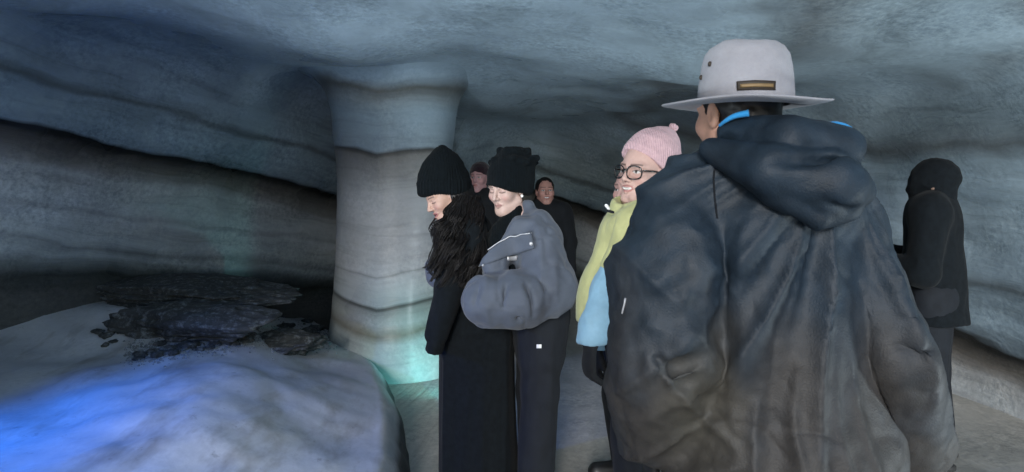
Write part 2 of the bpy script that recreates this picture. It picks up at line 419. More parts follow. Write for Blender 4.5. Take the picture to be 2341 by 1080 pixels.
# ------------------------------------------------------------------ the cave
CC = np.array([-0.3, 2.6])
wall_pts = [(3.6, -2.0), (3.5, 0.0), (3.35, 1.6), (3.2, 3.2), (3.0, 4.8), (2.5, 6.6), (1.4, 8.4), (0.2, 9.0), (-0.8, 7.9), (-1.5, 6.55), (-1.95, 5.8), (-2.45, 5.15), (-2.95, 4.55), (-3.5, 3.7), (-3.9, 2.6), (-3.9, 1.2), (-3.7, -0.4), (-3.5, -2.0), (0, -3.2)]
an = np.array([math.atan2(y - CC[1], x - CC[0]) for x, y in wall_pts]); rad = np.array([math.hypot(y - CC[1], x - CC[0]) for x, y in wall_pts])
od = np.argsort(an); an, rad = an[od], rad[od]
NT = 420
th = np.linspace(-math.pi, math.pi, NT, endpoint=False)
R = np.interp(th, np.concatenate([[an[-1] - 2 * math.pi], an, [an[0] + 2 * math.pi]]), np.concatenate([[rad[-1]], rad, [rad[0]]]))
for _ in range(14): R = (np.roll(R, 1) + 2 * R + np.roll(R, -1)) / 4
right = np.clip(np.cos(th), 0, 1)
Wd = 1.0 + 0.9 * right                              # how far the wall arches inward before it becomes ceiling
def ceil_h(x, y): return 2.42 + 0.55 * np.clip((1.9 - y) / 2.5, 0, 1.2) ** 1.5 - 0.035 * np.clip(y - 2, 0, 9) + 0.10 * np.sin(x * 0.9 + 0.4) * np.cos(y * 0.7)
NA, NC = 70, 60
V = []
for i in range(NT):
    ph = np.linspace(0, math.pi / 2, NA)
    d = Wd[i] * (1 - np.cos(ph) ** 0.75); zf = np.sin(ph) ** 0.8
    d2 = np.linspace(Wd[i], R[i], NC + 1)[1:]
    dd = np.concatenate([d, d2]); zz = np.concatenate([zf, np.ones(NC)])
    r = R[i] - dd; x = CC[0] + r * math.cos(th[i]); y = CC[1] + r * math.sin(th[i])
    V.append(np.stack([x, y, -0.15 + zz * (ceil_h(x, y) + 0.15)], 1))
V = np.concatenate(V); nv = NA + NC
F = np.array(grid_faces(NT, nv, True))
N0 = -normals(V, F)
wallness = np.clip(1 - N0[:, 2] * -1.0, 0.25, 1) if N0[:, 2].mean() < 0 else np.clip(1 - np.abs(N0[:, 2]), 0.25, 1)
bigd = 0.12 * fbm(V * [0.7, 0.7, 1.1], 2) + 0.035 * wallness * fbm(V * [1.3, 1.3, 5.0] + 9, 3)
q = V[:, 2] + 0.2 * np.minimum(V[:, 0], 0) + 0.34 * np.maximum(V[:, 0], 0) + 0.07 * V[:, 1] * np.clip(-V[:, 0], 0, 1)
bigd += 0.05 * np.tanh((q + 0.06 * fbm(V * 1.1 + 4, 2) - 1.47) * 14)      # the upper ice steps forward over the dirty layer
fade = np.clip((R.max() - np.hypot(V[:, 0] - CC[0], V[:, 1] - CC[1])) * 0 + 1, 0, 1)
keepc = np.clip(np.hypot(V[:, 0] - CC[0], V[:, 1] - CC[1]) / 0.5, 0, 1)
V = V + N0 * (bigd * keepc)[:, None]
cen = V[F].mean(1); F = F[(cen[:, 1] > -0.9 + 0.25 * np.sin(cen[:, 0] * 2.3)) | (cen[:, 0] < -2.3 + 0.15 * np.sin(cen[:, 2] * 3))]     # unseen mouth opened to let daylight in; ice shoulder kept to block left sun
F = F[:, ::-1]
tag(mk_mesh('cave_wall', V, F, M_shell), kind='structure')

def floor_h(x, y): return 0.012 * fbm(np.stack([x * 1.3, y * 1.3, 0 * x], -1), 3) - 0.012
xs = np.linspace(-5, 4.6, 130); ys = np.linspace(-3, 10, 170)
XX, YY = np.meshgrid(xs, ys, indexing='ij'); fl = np.stack([XX.ravel(), YY.ravel(), 0 * XX.ravel()], 1)
fl[:, 2] = floor_h(fl[:, 0], fl[:, 1])
tag(mk_mesh('cave_floor', fl, np.array(grid_faces(130, 170)), M_floor), kind='structure')
# the snowfield outside the mouth, out to the horizon
g = 40; gx = np.sinh(np.linspace(-6, 6, g)) * 4; gy = -2.0 - np.sinh(np.linspace(0, 6.2, g)) * 4
XX, YY = np.meshgrid(gx, gy, indexing='ij'); fl = np.stack([XX.ravel(), YY.ravel(), 0 * XX.ravel()], 1)
fl[:, 2] = -0.05 + 0.12 * fbm(fl * 0.15, 3) - 0.12
tag(mk_mesh('snow_ground', fl, np.array(grid_faces(g, g))[:, ::-1], M_snow), kind='structure')

# left bank of ice: a mound that rises from a steep dark side beside the path
ey = np.array([-1.5, 0, 1.5, 2.4, 3.25, 4.0, 4.5, 5.0, 5.5, 6.2]); ex = np.array([-0.55, -0.40, -0.34, -0.38, -0.50, -0.66, -0.82, -1.05, -1.42, -1.8])
def bank_edge(y): return np.interp(y, ey, ex)
def sst(a, b, x):
    t = np.clip((x - a) / (b - a), 0, 1); return t * t * (3 - 2 * t)
def bank_h(d, y):
    z = 0.20 * (1 - (1 - np.clip(d / 0.16, 0, 1)) ** 2.2) + 0.22 * sst(0.0, 1.3, d)
    z = z + 0.20 * sst(3.7, 4.6, y) * sst(0.5, 1.5, d) + 0.10 * np.exp(-((d - 0.9) / 0.5) ** 2 - ((y - 3.1) / 0.9) ** 2)
    return z
by = np.linspace(-1.4, 6.1, 190); bd = np.concatenate([np.linspace(0, 0.2, 26), np.linspace(0.2, 4.2, 130)[1:]])
BD, BY = np.meshgrid(bd, by, indexing='ij'); e = bank_edge(BY)
for _ in range(8): e[:, 1:-1] = (e[:, :-2] + 2 * e[:, 1:-1] + e[:, 2:]) / 4
bx = e - BD; bz = bank_h(BD, BY)
bp = np.stack([bx.ravel(), BY.ravel(), bz.ravel()], 1)
bn = fbm(bp * [1.4, 1.4, 1.4], 4) * 0.035 * sst(0, 0.5, BD.ravel()) + fbm(bp * 4.5 + 3, 3) * 0.006 * sst(0.02, 0.2, BD.ravel())
bp[:, 2] += bn - 0.02; bp[:, 0] += 0.03 * fbm(bp * 2.1 + 5, 3) * (1 - sst(0.1, 0.5, BD.ravel()))
bank_F = np.array(grid_faces(len(bd), len(by)))
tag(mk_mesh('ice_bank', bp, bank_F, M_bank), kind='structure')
bank_bvh = BVHTree.FromPolygons([tuple(v) for v in bp], [tuple(f) for f in bank_F])
def ground(x, y):
    h = bank_bvh.ray_cast(Vector((x, y, 3)), Vector((0, 0, -1)))
    return max(h[0].z if h[0] is not None else -1, float(floor_h(np.array([x]), np.array([y]))[0]))

# the ice pillar that flares into the ceiling
PC = np.array([-0.925, 5.3]); NP_, NH = 200, 190
hz = np.linspace(-0.1, 2.46, NH); t = np.linspace(0, 2 * math.pi, NP_, endpoint=False)
prof = np.interp(hz, [-0.1, 0.05, 0.25, 0.45, 0.9, 1.5, 1.70, 1.76, 1.95, 2.08, 2.18, 2.26, 2.33, 2.39, 2.46], [0.60, 0.57, 0.54, 0.515, 0.50, 0.49, 0.495, 0.505, 0.51, 0.52, 0.545, 0.60, 0.70, 0.92, 1.5])
prof = np.convolve(np.pad(prof, 4, mode='edge'), np.ones(9) / 9, mode='valid')
T, H = np.meshgrid(t, hz, indexing='ij'); RR = np.broadcast_to(prof * 0.95, T.shape).copy()
pp = np.stack([PC[0] + RR * np.cos(T), PC[1] + RR * np.sin(T), H], -1).reshape(-1, 3)
dn = 0.045 * fbm(pp * [1.3, 1.3, 0.8], 2) + 0.003 * fbm(pp * [2, 2, 10], 3)
pp[:, 0] += np.cos(T.ravel()) * dn; pp[:, 1] += np.sin(T.ravel()) * dn
tag(mk_mesh('ice_pillar', pp, np.array(grid_faces(NP_, NH, True)), M_pillar), 'thick round ice pillar with dark dirt bands and a teal glow at its foot', 'ice pillar')

# ------------------------------------------------------------------ rocks on the bank
def rock(name, c, r, seed, mat, parent=None, flat=0.0):
    rs = np.random.default_rng(seed); n = 22 if max(r) < 0.2 else 60
    u = np.linspace(0, math.pi, n); v = np.linspace(0, 2 * math.pi, 2 * n, endpoint=False)
    U, W = np.meshgrid(v, u, indexing='ij'); d = np.stack([np.sin(W) * np.cos(U), np.sin(W) * np.sin(U), np.cos(W)], -1).reshape(-1, 3)
    k = np.full(len(d), 1.25)
    for _ in range(11):
        nn = nrm(rs.normal(size=3)); k = np.minimum(k, (0.72 + 0.25 * rs.random()) / np.clip(d @ nn, 0.2, None))
    k = k + 0.13 * fbm(d * 2.2 + seed, 4) + 0.06 * ridge(d * 5 + seed) 
    p = d * k[:, None] * np.asarray(r)
    a = rs.random() * 6 if flat == 0 else flat; ca, sa = math.cos(a), math.sin(a)
    p[:, :2] = p[:, :2] @ np.array([[ca, sa], [-sa, ca]])
    F = grid_faces(2 * n, n, True)
    return mk_mesh(name, p + np.asarray(c) * 0, F, mat, parent)
def put(o, x, y, dz):
    o.location = (x, y, ground(x, y) + dz); return o
b1 = put(rock('boulder', (0, 0, 0), (0.50, 0.24, 0.125), 5, M_rock, flat=-0.06), -2.02, 4.15, 0.01)
tag(b1, 'long flat dark boulder lying on the ice bank below the wall', 'boulder')
b2 = put(rock('boulder', (0, 0, 0), (0.26, 0.18, 0.09), 11, M_rock, flat=-0.25), -1.56, 4.42, 0.02)
tag(b2, 'rounded grey boulder between the long flat boulder and the pillar', 'boulder')
b3 = put(rock('rock_ledge', (0, 0, 0), (1.05, 0.42, 0.09), 17, M_rock, flat=-0.40), -2.42, 4.72, 0.05)
tag(b3, 'low dirty rock ledge running along the foot of the cave wall', 'rock ledge')
stone_me = [rock('stone', (0, 0, 0), (0.055, 0.045, 0.03), 30 + k, M_rock).data for k in range(5)]
for o in [o for o in COL.objects if o.name.startswith('stone')]: bpy.data.objects.remove(o)
def stone(px, py, s, label, group):
    d = Vector(tuple(pt(px, py, 1.0))) - Vector((0, 0, CAM_H))
    h = bank_bvh.ray_cast(Vector((0, 0, CAM_H)), d.normalized())
    if h[0] is None: return
    o = bpy.data.objects.new('stone', random.choice(stone_me)); s *= random.uniform(0.6, 1.2); COL.objects.link(o)
    o.location = h[0] + Vector((0, 0, 0.008 * s)); o.scale = (s, s * random.uniform(.7, 1.1), s * random.uniform(.6, 1.1)); o.rotation_euler = (0, 0, random.uniform(0, 6))
    tag(o, label, 'stone', group)
for k in range(46):
    u = random.random(); stone(300 + 290 * u + random.gauss(0, 6), 815 - 40 * u + random.gauss(0, 7), random.uniform(0.35, 0.95), 'small dark stone in the gravel strip on the snow before the boulder', 'stones of the gravel strip on the bank')
for k in range(34):
    u = random.random(); stone(620 + 150 * u, 765 + random.gauss(0, 16), random.uniform(0.4, 1.2), 'small dark stone in the rubble beside the pillar foot', 'rubble beside the pillar')
for k in range(7):
    stone(random.uniform(215, 300), random.uniform(745, 800), random.uniform(0.4, 0.9), 'small dark stone on the snow by the left end of the flat boulder', 'stones by the boulder end')
# fine gravel between the stones
gp = []
for k in range(2600):
    if k % 3: u = random.random(); px, py = 290 + 310 * u + random.gauss(0, 9), 812 - 45 * u + random.gauss(0, 13)
    else: u = random.random(); px, py = 620 + 150 * u, 768 + random.gauss(0, 18)
    d = Vector(tuple(pt(px, py, 1.0))) - Vector((0, 0, CAM_H)); h = bank_bvh.ray_cast(Vector((0, 0, CAM_H)), d.normalized())
    if h[0] is None: continue
    s = 0.004 + 0.012 * random.random() ** 3; c = np.array(h[0]); vv = [c + s * np.array(v) * [random.uniform(.7, 1.2) for _ in range(3)] for v in [(1, 0, 0), (-1, 0, 0), (0, 1, 0), (0, -1, 0), (0, 0, 1), (0, 0, -.5)]]
    gp.append((vv, [(0, 2, 4), (2, 1, 4), (1, 3, 4), (3, 0, 4), (2, 0, 5), (1, 2, 5), (3, 1, 5), (0, 3, 5)]))
V, F = merge(gp); tag(mk_mesh('gravel', V, F, M_grit, smooth=False), 'fine dark gravel strewn over the ice bank', 'gravel', kind='stuff')

# ------------------------------------------------------------------ coloured floodlights that tint the ice; two white ones added to brighten the ceiling
M_black = plain('lamp_housing', (0.02, 0.02, 0.022), 0.5)
def floodlight(loc, target, col, power, label, spot=70, blend=0.9, rad_=0.06):
    loc = np.asarray(loc, float); t = thing('floodlight', loc, label, 'floodlight')
    dirv = Vector(tuple(np.asarray(target) - loc)).normalized(); rot = dirv.to_track_quat('-Z', 'Y').to_matrix()
    def bx(c, s):
        V = [np.array(rot @ Vector((c[0] + s[0] * i, c[1] + s[1] * j, c[2] + s[2] * k))) for i in (-.5, .5) for j in (-.5, .5) for k in (-.5, .5)]
        return V, [(0, 1, 3, 2), (4, 6, 7, 5), (0, 4, 5, 1), (2, 3, 7, 6), (0, 2, 6, 4), (1, 5, 7, 3)]
    fins = [bx((0, -0.045 + 0.018 * k, 0.055), (0.13, 0.005, 0.03)) for k in range(6)]
    mk_mesh('housing', *merge([bx((0, 0, 0.02), (0.15, 0.11, 0.045))] + fins), M_black, t, smooth=False)
    mk_mesh('lens', *bx((0, 0, -0.006), (0.13, 0.09, 0.006)), emit('lens_' + label[:6].strip().replace(' ', '_'), col, 4), t, smooth=False)
    V, F = tube([(-0.085, 0, 0.0), (-0.085, 0, -loc[2] * 0 - 0.10), (0.085, 0, -0.10), (0.085, 0, 0.0)], 0.008, 6); mk_mesh('bracket', V, F, M_black, t)
    ld = bpy.data.lights.new('floodlight_beam', 'SPOT'); ld.energy = power; ld.color = col; ld.spot_size = math.radians(spot); ld.spot_blend = blend; ld.shadow_soft_size = rad_
    lo = bpy.data.objects.new('beam', ld); COL.objects.link(lo); lo.parent = t
    lo.location = dirv * 0.03; lo.rotation_euler = dirv.to_track_quat('-Z', 'Y').to_euler()
    return t
fx, fy = -2.75, 2.05
floodlight((fx, fy, ground(fx, fy) + 1.0), (-1.5, 2.75, 0.35), (0.0, 0.17, 1.0), 105, 'blue floodlight standing on the ice bank against the cave wall', 84, 1.0)
floodlight((-0.27, 4.32, 0.09), (-0.92, 4.90, 0.22), (0.18, 0.95, 0.88), 9.0, 'teal floodlight on the path between the pillar and the women', 92, 1.0)
fx, fy = -1.7, 0.75
floodlight((fx, fy, ground(fx, fy) + 0.32), (-0.2, 2.6, 2.4), (0.84, 0.95, 1.0), 190, 'white floodlight on the ice bank tilted up at the cave ceiling', 82, 1.0, 0.15)  # added fill lamp, out of view, brightens the ceiling
floodlight((2.75, 0.9, 0.30), (0.9, 3.8, 2.4), (0.82, 0.95, 1.0), 130, 'white floodlight on the cave floor at the foot of the right wall', 130, 1.0, 0.15)  # second added fill lamp, lifts the ceiling on the right
# ------------------------------------------------------------------ people
M_skin = cloth('skin', None, rough=0.5, var=0.05, scale=120, weave=0.05, sheen=0.0, attr=True, spec=0.35, bdist=0.0006)
M_coatcol = cloth('worn_coat', None, rough=0.58, var=0.28, scale=20, weave=0.5, sheen=0.0, attr=True, spec=0.36, bdist=0.004)
M_blackwool = cloth('black_wool', (0.005, 0.007, 0.009), 0.95, 0.3, 40, 0.4, 0.03, spec=0.15)
M_blackknit = cloth('black_knit', (0.0035, 0.0055, 0.007), 0.97, 0.3, 60, 0.5, 0.02, spec=0.1, rib=('X', 42))
M_blackcloth = cloth('black_cloth', (0.006, 0.007, 0.009), 0.85, 0.25, 20, 0.2, 0.02, spec=0.3)
M_charcoal = cloth('charcoal_trousers', (0.008, 0.010, 0.014), 0.85, 0.25, 18, 0.2, 0.02, spec=0.3)
M_grey = cloth('grey_puffer', (0.075, 0.088, 0.115), 0.72, 0.12, 14, 0.12, 0.15, spec=0.3, bdist=0.008)
M_pink = cloth('pink_knit', (0.50, 0.33, 0.35), 0.95, 0.12, 70, 0.5, 0.1, spec=0.1, rib=('X', 40))
M_yellow = cloth('yellow_shell', (0.44, 0.43, 0.20), 0.65, 0.1, 22, 0.12, 0.1, bdist=0.006)
M_paleblue = cloth('pale_blue_shell', (0.22, 0.38, 0.50), 0.65, 0.1, 22, 0.12, 0.1, bdist=0.006)
M_leather = plain('black_leather', (0.012, 0.012, 0.013), 0.45)
M_sole = plain('rubber_sole', (0.03, 0.03, 0.03), 0.8)
M_hat = cloth('pale_felt', (0.34, 0.335, 0.36), 0.95, 0.14, 14, 0.6, 0.1, spec=0.15)
M_hatunder = M_hat
M_hair = plain('dark_hair', (0.006, 0.0045, 0.004), 0.5, spec=0.35, nscale=30, var=0.4)
M_gold = plain('brass', (0.26, 0.17, 0.075), 0.5, 0.2)
M_brown = plain('dark_brown_leather', (0.03, 0.020, 0.012), 0.6)
M_lining = cloth('bright_blue_lining', (0.03, 0.28, 0.62), 0.6, 0.1, 30, 0.1, 0.1)
M_silver = plain('silver', (0.5, 0.5, 0.52), 0.4, 0.3)
M_whitetag = plain('white_tag', (0.8, 0.8, 0.8), 0.6)
M_frame = plain('black_acetate', (0.008, 0.008, 0.009), 0.25)
M_pearl = plain('pearl', (0.8, 0.78, 0.75), 0.2)
mg, N_, L_, P_ = newmat('lens_glass'); M_lens = mg
tr_ = N_.new('ShaderNodeBsdfTransparent'); gl_ = N_.new('ShaderNodeBsdfGlossy'); gl_.inputs['Roughness'].default_value = 0.03; fz_ = N_.new('ShaderNodeFresnel'); fz_.inputs[0].default_value = 1.5; ms_ = N_.new('ShaderNodeMixShader')
L_.new(fz_.outputs[0], ms_.inputs[0]); L_.new(tr_.outputs[0], ms_.inputs[1]); L_.new(gl_.outputs[0], ms_.inputs[2]); L_.new(ms_.outputs[0], N_['Material Output'].inputs[0])
M_plum = cloth('plum_knit', (0.018, 0.008, 0.013), 0.95, 0.2, 60, 0.5, 0.3, spec=0.1, rib=('X', 42))
SKIN = np.array([0.46, 0.30, 0.24])

def head_ops(S, fr, mouth='closed', female=True):
    S.add(ell((-0.012, 0, 0.036), (0.095, 0.074, 0.082), fr), 0.02)
    S.add(ell((0.028, 0, -0.028), (0.060, 0.058 if female else 0.062, 0.078), fr), 0.035)
    S.add(cap((0.066, -0.008, -0.094), (0.066, 0.008, -0.094), 0.019, 0.019, fr), 0.03)
    for s in (-1, 1):
        S.add(cap((0.000, s * 0.052, -0.055), (0.060, s * 0.014, -0.098), 0.017, 0.014, fr), 0.03)
        S.add(ell((0.056, s * 0.040, -0.022), (0.026, 0.022, 0.022), fr), 0.022)
        S.add(cap((0.080, s * 0.012, 0.024), (0.068, s * 0.044, 0.026), 0.010, 0.008, fr), 0.014)
        S.sub(ell((0.094, s * 0.031, 0.004), (0.016, 0.019, 0.011), fr), 0.010)
        S.add(ell((0.070, s * 0.031, 0.004), (0.0135, 0.0135, 0.0135), fr), 0.003)
        S.add(ell((-0.008, s * 0.074, -0.006), (0.018, 0.009, 0.031), fr), 0.006)
        S.sub(ell((-0.004, s * 0.083, -0.004), (0.009, 0.006, 0.017), fr), 0.004)
    S.add(cap((0.086, 0, 0.014), (0.105, 0, -0.024), 0.0075, 0.0105, fr), 0.010)
    for s in (-1, 1): S.add(ell((0.093, s * 0.011, -0.029), (0.010, 0.0075, 0.007), fr), 0.006)
    w = 0.026 if mouth in ('smile', 'open') else 0.021
    up = 0.006 if mouth in ('smile', 'open') else 0.0
    for s in (-1, 1):
        S.add(cap((0.0935, 0, -0.0545), (0.078, s * w, -0.058 + up), 0.0062, 0.0035, fr), 0.006)
        S.add(cap((0.0895, 0, -0.0705 if mouth != 'closed' else -0.066), (0.077, s * w, -0.059 + up), 0.0072, 0.0035, fr), 0.006)
    if mouth != 'closed':
        S.sub(ell((0.098, 0, -0.060), (0.012, w * 0.8, 0.004 if mouth == 'smile' else 0.009), fr), 0.003)
def head_paint(V, fr, C, mouth='closed', eyes='open', lips=(0.34, 0.14, 0.13), brow=(0.05, 0.035, 0.03)):
    q = fr.loc(V); f, l, u = q.T; face = (f > 0.04)
    def mix(mask, col, a=1.0):
        m = (np.clip(mask, 0, 1) * a)[:, None]; C[:] = C * (1 - m) + np.asarray(col) * m
    for s in (-1, 1):
        mix(face * np.exp(-(((l - s * 0.042) / 0.016) ** 2 + ((u + 0.028) / 0.016) ** 2)), (0.50, 0.22, 0.20), 0.4)
        dl = l - s * 0.031
        bro = np.exp(-((u - 0.028 - 0.10 * np.abs(dl) * 0 + 3.0 * dl * dl) / 0.0036) ** 2) * (np.abs(dl) < 0.021); mix(face * bro, brow, 0.8)
        if eyes == 'open':
            ey_ = ((dl / 0.0145) ** 2 + ((u - 0.003) / 0.0058) ** 2) < 1; mix(face * ey_, (0.50, 0.48, 0.46))
            ir = ((dl / 0.0058) ** 2 + ((u - 0.0035) / 0.0062) ** 2) < 1; mix(face * ir * ey_, (0.015, 0.010, 0.008))
            la = np.exp(-((u - 0.0085 + 18 * dl * dl) / 0.0022) ** 2) * (np.abs(dl) < 0.0165); mix(face * la, (0.02, 0.013, 0.012), 0.9)
        else:
            la = np.exp(-((u + 0.002 - 9 * dl * dl) / 0.0026) ** 2) * (np.abs(dl) < 0.0165); mix(face * la, (0.025, 0.016, 0.014), 0.95)
            mix(face * np.exp(-((dl / 0.016) ** 2 + ((u - 0.005) / 0.006) ** 2)), (0.30, 0.17, 0.15), 0.4)
        mix(face * np.exp(-(((l - s * 0.006) / 0.0035) ** 2 + ((u + 0.0345) / 0.003) ** 2)) * (f > 0.085), (0.12, 0.05, 0.045), 0.7)
    w = 0.026 if mouth in ('smile', 'open') else 0.021; up = 7.0 if mouth in ('smile', 'open') else 0
    cu = u + 0.0605 - up * l * l
    lp = (np.abs(l) < w) * (np.abs(cu) < (0.0125 if mouth != 'closed' else 0.0085) * np.sqrt(np.clip(1 - (l / w) ** 2, 0, 1)) + 0.0005)
    mix(face * lp * (f > 0.06), lips, 0.85)
    if mouth != 'closed':
        op = (np.abs(l) < w * 0.82) * (np.abs(cu - 0.0005) < 0.0046 * np.sqrt(np.clip(1 - (l / (w * 0.82)) ** 2, 0, 1)))
        mix(face * op * (f > 0.05), (0.60, 0.57, 0.54) if mouth == 'smile' else (0.10, 0.03, 0.03))
    else:
        mix(face * (np.abs(l) < w) * np.exp(-((u + 0.0600) / 0.0016) ** 2) * (f > 0.06), (0.14, 0.04, 0.04), 0.7)
    return C

def hand_ops(S, wrist, d, n, side, r=1.0, curl=0.35, k=0.006):
    """palm, four unequal bent fingers and a thumb from the palm's side; d = way the hand points, n = palm normal"""
    d = nrm(d); n = nrm(np.asarray(n) - d * np.dot(n, d)); s = np.cross(d, n) * side
    w = np.asarray(wrist, float)
    S.add(cap(w - d * 0.04, w, 0.026 * r, 0.024 * r), 0.012)
    pc = w + d * 0.045
    S.add(cap(w + d * 0.015, w + d * 0.070, 0.036 * r, 0.040 * r, n=n, q=0.42), 0.014)
    for i, ln in enumerate((0.068, 0.078, 0.073, 0.058)):
        a = w + d * 0.080 + s * (0.027 - 0.018 * i)
        m = a + (d * math.cos(curl) + n * math.sin(curl)) * ln * 0.5; e = m + (d * math.cos(curl * 2.4) + n * math.sin(curl * 2.4)) * ln * 0.5
        S.add(cap(a - d * 0.02, m, 0.0098 * r, 0.0092 * r), k); S.add(cap(m, e, 0.0092 * r, 0.0078 * r), k)
    a = w + d * 0.022 + s * 0.024; m = a + nrm(d * 0.72 + s * 0.55 + n * 0.25) * 0.038; e = m + nrm(d * 0.9 + s * 0.12 + n * 0.3) * 0.030
    S.add(cap(a, m, 0.0125 * r, 0.0108 * r), 0.008); S.add(cap(m, e, 0.0108 * r, 0.0088 * r), k)

class Person:
    def __init__(s, base, label, group=None):
        s.base = np.asarray(base, float); s.t = thing('person', s.base, label, 'person', group)
    def body(s, fr, j, mouth='closed', eyes='open', skin=SKIN, female=True, res=0.014, fres=0.0026, **kw):
        S = Solid(); up = 0.88 if female else 1.0
        S.add(cap(j['neck'], fr.pt((-0.02, 0, -0.05)), 0.052 * up, 0.050 * up), 0.02)
        S.add(cap(j['sh'][0], j['sh'][1], 0.052, 0.052), 0.03); S.add(cap(j['neck'], j['waist'], 0.075, 0.085), 0.05)
        S.add(cap(j['waist'], j['hip'][0], 0.085, 0.085), 0.04); S.add(cap(j['waist'], j['hip'][1], 0.085, 0.085), 0.04)
        for k in (0, 1):
            S.add(cap(j['sh'][k], j['el'][k], 0.044, 0.036), 0.02); S.add(cap(j['el'][k], j['wr'][k], 0.036, 0.026), 0.02)
            hd = nrm(np.asarray(j['wr'][k]) - j['el'][k])
            hand_ops(S, j['wr'][k], j.get('hd', (hd, hd))[k], j.get('hn', ((0, 0.3, 1), (0, 0.3, 1)))[k], 1 if k else -1, 0.85, 0.42)
            S.add(cap(j['hip'][k], j['kn'][k], 0.075, 0.052), 0.03); S.add(cap(j['kn'][k], j['an'][k], 0.050, 0.036), 0.02)
            S.add(cap(j['an'][k], np.asarray(j['an'][k]) + [0, 0, -0.04], 0.036, 0.034), 0.02)
        head_ops(S, fr, mouth, female)
        c = fr.pt((0.02, 0, -0.01)); V, F = S.build(res, (c - 0.135, c + 0.135, fres))
        C = np.tile(np.asarray(skin, float), (len(V), 1))
        head_paint(V, fr, C, mouth, eyes, **kw)
        s.bodyVF = (V, F)
        return mk_mesh('body', V, F, M_skin, s.t, s.base, col=C)
    def solid(s, name, S, h, mat, fn=None, col=None, fine=None, parent=None):
        V, F = S.build(h, fine)
        if fn is not None: V = wrinkle(V, F, fn)
        C = col(V) if col is not None else None
        o = mk_mesh(name, V, F, mat, parent or s.t, s.base, col=C); return o, (V, F)
    def mesh(s, name, V, F, mat, parent=None, smooth=True):
        return mk_mesh(name, V, F, mat, parent or s.t, s.base, smooth)
    def boots(s, j, fwd, mat=None, r=1.0):
        fwd = nrm([fwd[0], fwd[1], 0])
        for k in (0, 1):
            a = np.asarray(j['an'][k], float); a0 = np.array([a[0], a[1], 0.0]); S = Solid()
            S.add(cap(a0 + [0, 0, 0.20], a0 + [0, 0, 0.06], 0.055 * r, 0.052 * r), 0.02)
            S.add(cap(a0 - fwd * 0.03 + [0, 0, 0.05], a0 + fwd * 0.15 + [0, 0, 0.045], 0.046 * r, 0.043 * r), 0.03)
            S.cut((0, 0, 0.022), (0, 0, -1))
            o, _ = s.solid('boot', S, 0.012, mat or M_leather)
            S = Solid(); S.add(cap(a0 - fwd * 0.035 + [0, 0, 0.01], a0 + fwd * 0.155 + [0, 0, 0.01], 0.05 * r, 0.048 * r), 0.01); S.cut((0, 0, 0.024), (0, 0, 1)); S.cut((0, 0, -0.006), (0, 0, -1))
            s.solid('sole', S, 0.012, M_sole, parent=o)
def folds(ax=(10, 10, 2.2), amp=0.012, seed=0.0, fine=0.003):
    a = np.asarray(ax, float)
    def fn(V, N): return amp * (ridge(V * a + seed) * 0.6 + fbm(V * a * 0.55 + 3 + seed, 2) * 0.6) + fine * fbm(V * a * 3.1 + 11, 2)
    return fn
def skeleton(base, H, fwd, lean=0.0, gap=0.10, arms=None):
    """plain standing figure, H tall, facing fwd"""
    F = nrm([fwd[0], fwd[1], 0]); L = np.array([-F[1], F[0], 0.0]); b = np.asarray(base, float); U = np.array([0, 0, 1.0])
    def P(f, l, u): return b + F * (f + lean * u * u) + L * l + U * u
    j = dict(neck=P(0, 0, .845 * H), waist=P(0, 0, .60 * H), sh=[P(0, .105 * H, .81 * H), P(0, -.105 * H, .81 * H)], hip=[P(0, gap, .51 * H), P(0, -gap, .51 * H)],
             kn=[P(.01, gap * 1.0, .28 * H), P(.01, -gap, .28 * H)], an=[P(-.02, gap, .06), P(-.02, -gap, .06)],
             el=[P(-.03, .14 * H, .63 * H), P(-.03, -.14 * H, .63 * H)], wr=[P(.04, .145 * H, .485 * H), P(.04, -.145 * H, .485 * H)])
    if arms: j.update(arms)
    j['P'] = P; j['F'] = F; j['L'] = L; return j
def coat_solid(j, r=1.0, hem=0.40, H=1.65, sl=1.0, flare=1.15):
    S = Solid(); L = j['L']; F = j['F']
    ch = (np.asarray(j['sh'][0]) + j['sh'][1]) / 2
    S.add(cap(j['sh'][0] - L * 0.03, j['sh'][1] + L * 0.03, 0.082 * r, 0.082 * r), 0.05)
    S.add(cap(ch - [0, 0, 0.06], np.asarray(j['waist']), 0.165 * r, 0.155 * r, n=F, q=0.72), 0.06)
    pel = (np.asarray(j['hip'][0]) + j['hip'][1]) / 2
    S.add(cap(np.asarray(j['waist']), [pel[0], pel[1], hem * H], 0.155 * r, 0.165 * r * flare, n=F, q=0.75), 0.06)
    S.add(cap(np.asarray(j['neck']) - [0, 0, 0.04], np.asarray(j['neck']) + [0, 0, 0.02], 0.085, 0.07), 0.04)
    for k in (0, 1):
        S.add(cap(j['sh'][k], j['el'][k], 0.078 * r * sl, 0.066 * r * sl), 0.035); S.add(cap(j['el'][k], j['wr'][k], 0.066 * r * sl, 0.050 * r * sl), 0.03)
    S.cut([0, 0, hem * H], (0, 0, -1))
    return S
def trousers_solid(j, r=1.0, hem=0.07):
    S = Solid()
    S.add(cap(j['hip'][0] + np.array([0, 0, .06]), j['hip'][1] + np.array([0, 0, .06]), 0.11 * r, 0.11 * r), 0.05)
    for k in (0, 1):
        S.add(cap(j['hip'][k], j['kn'][k], 0.098 * r, 0.078 * r), 0.04)
        a = np.asarray(j['an'][k]); S.add(cap(j['kn'][k], [a[0], a[1], hem], 0.078 * r, 0.072 * r), 0.03)
    S.cut([0, 0, hem], (0, 0, -1)); return S
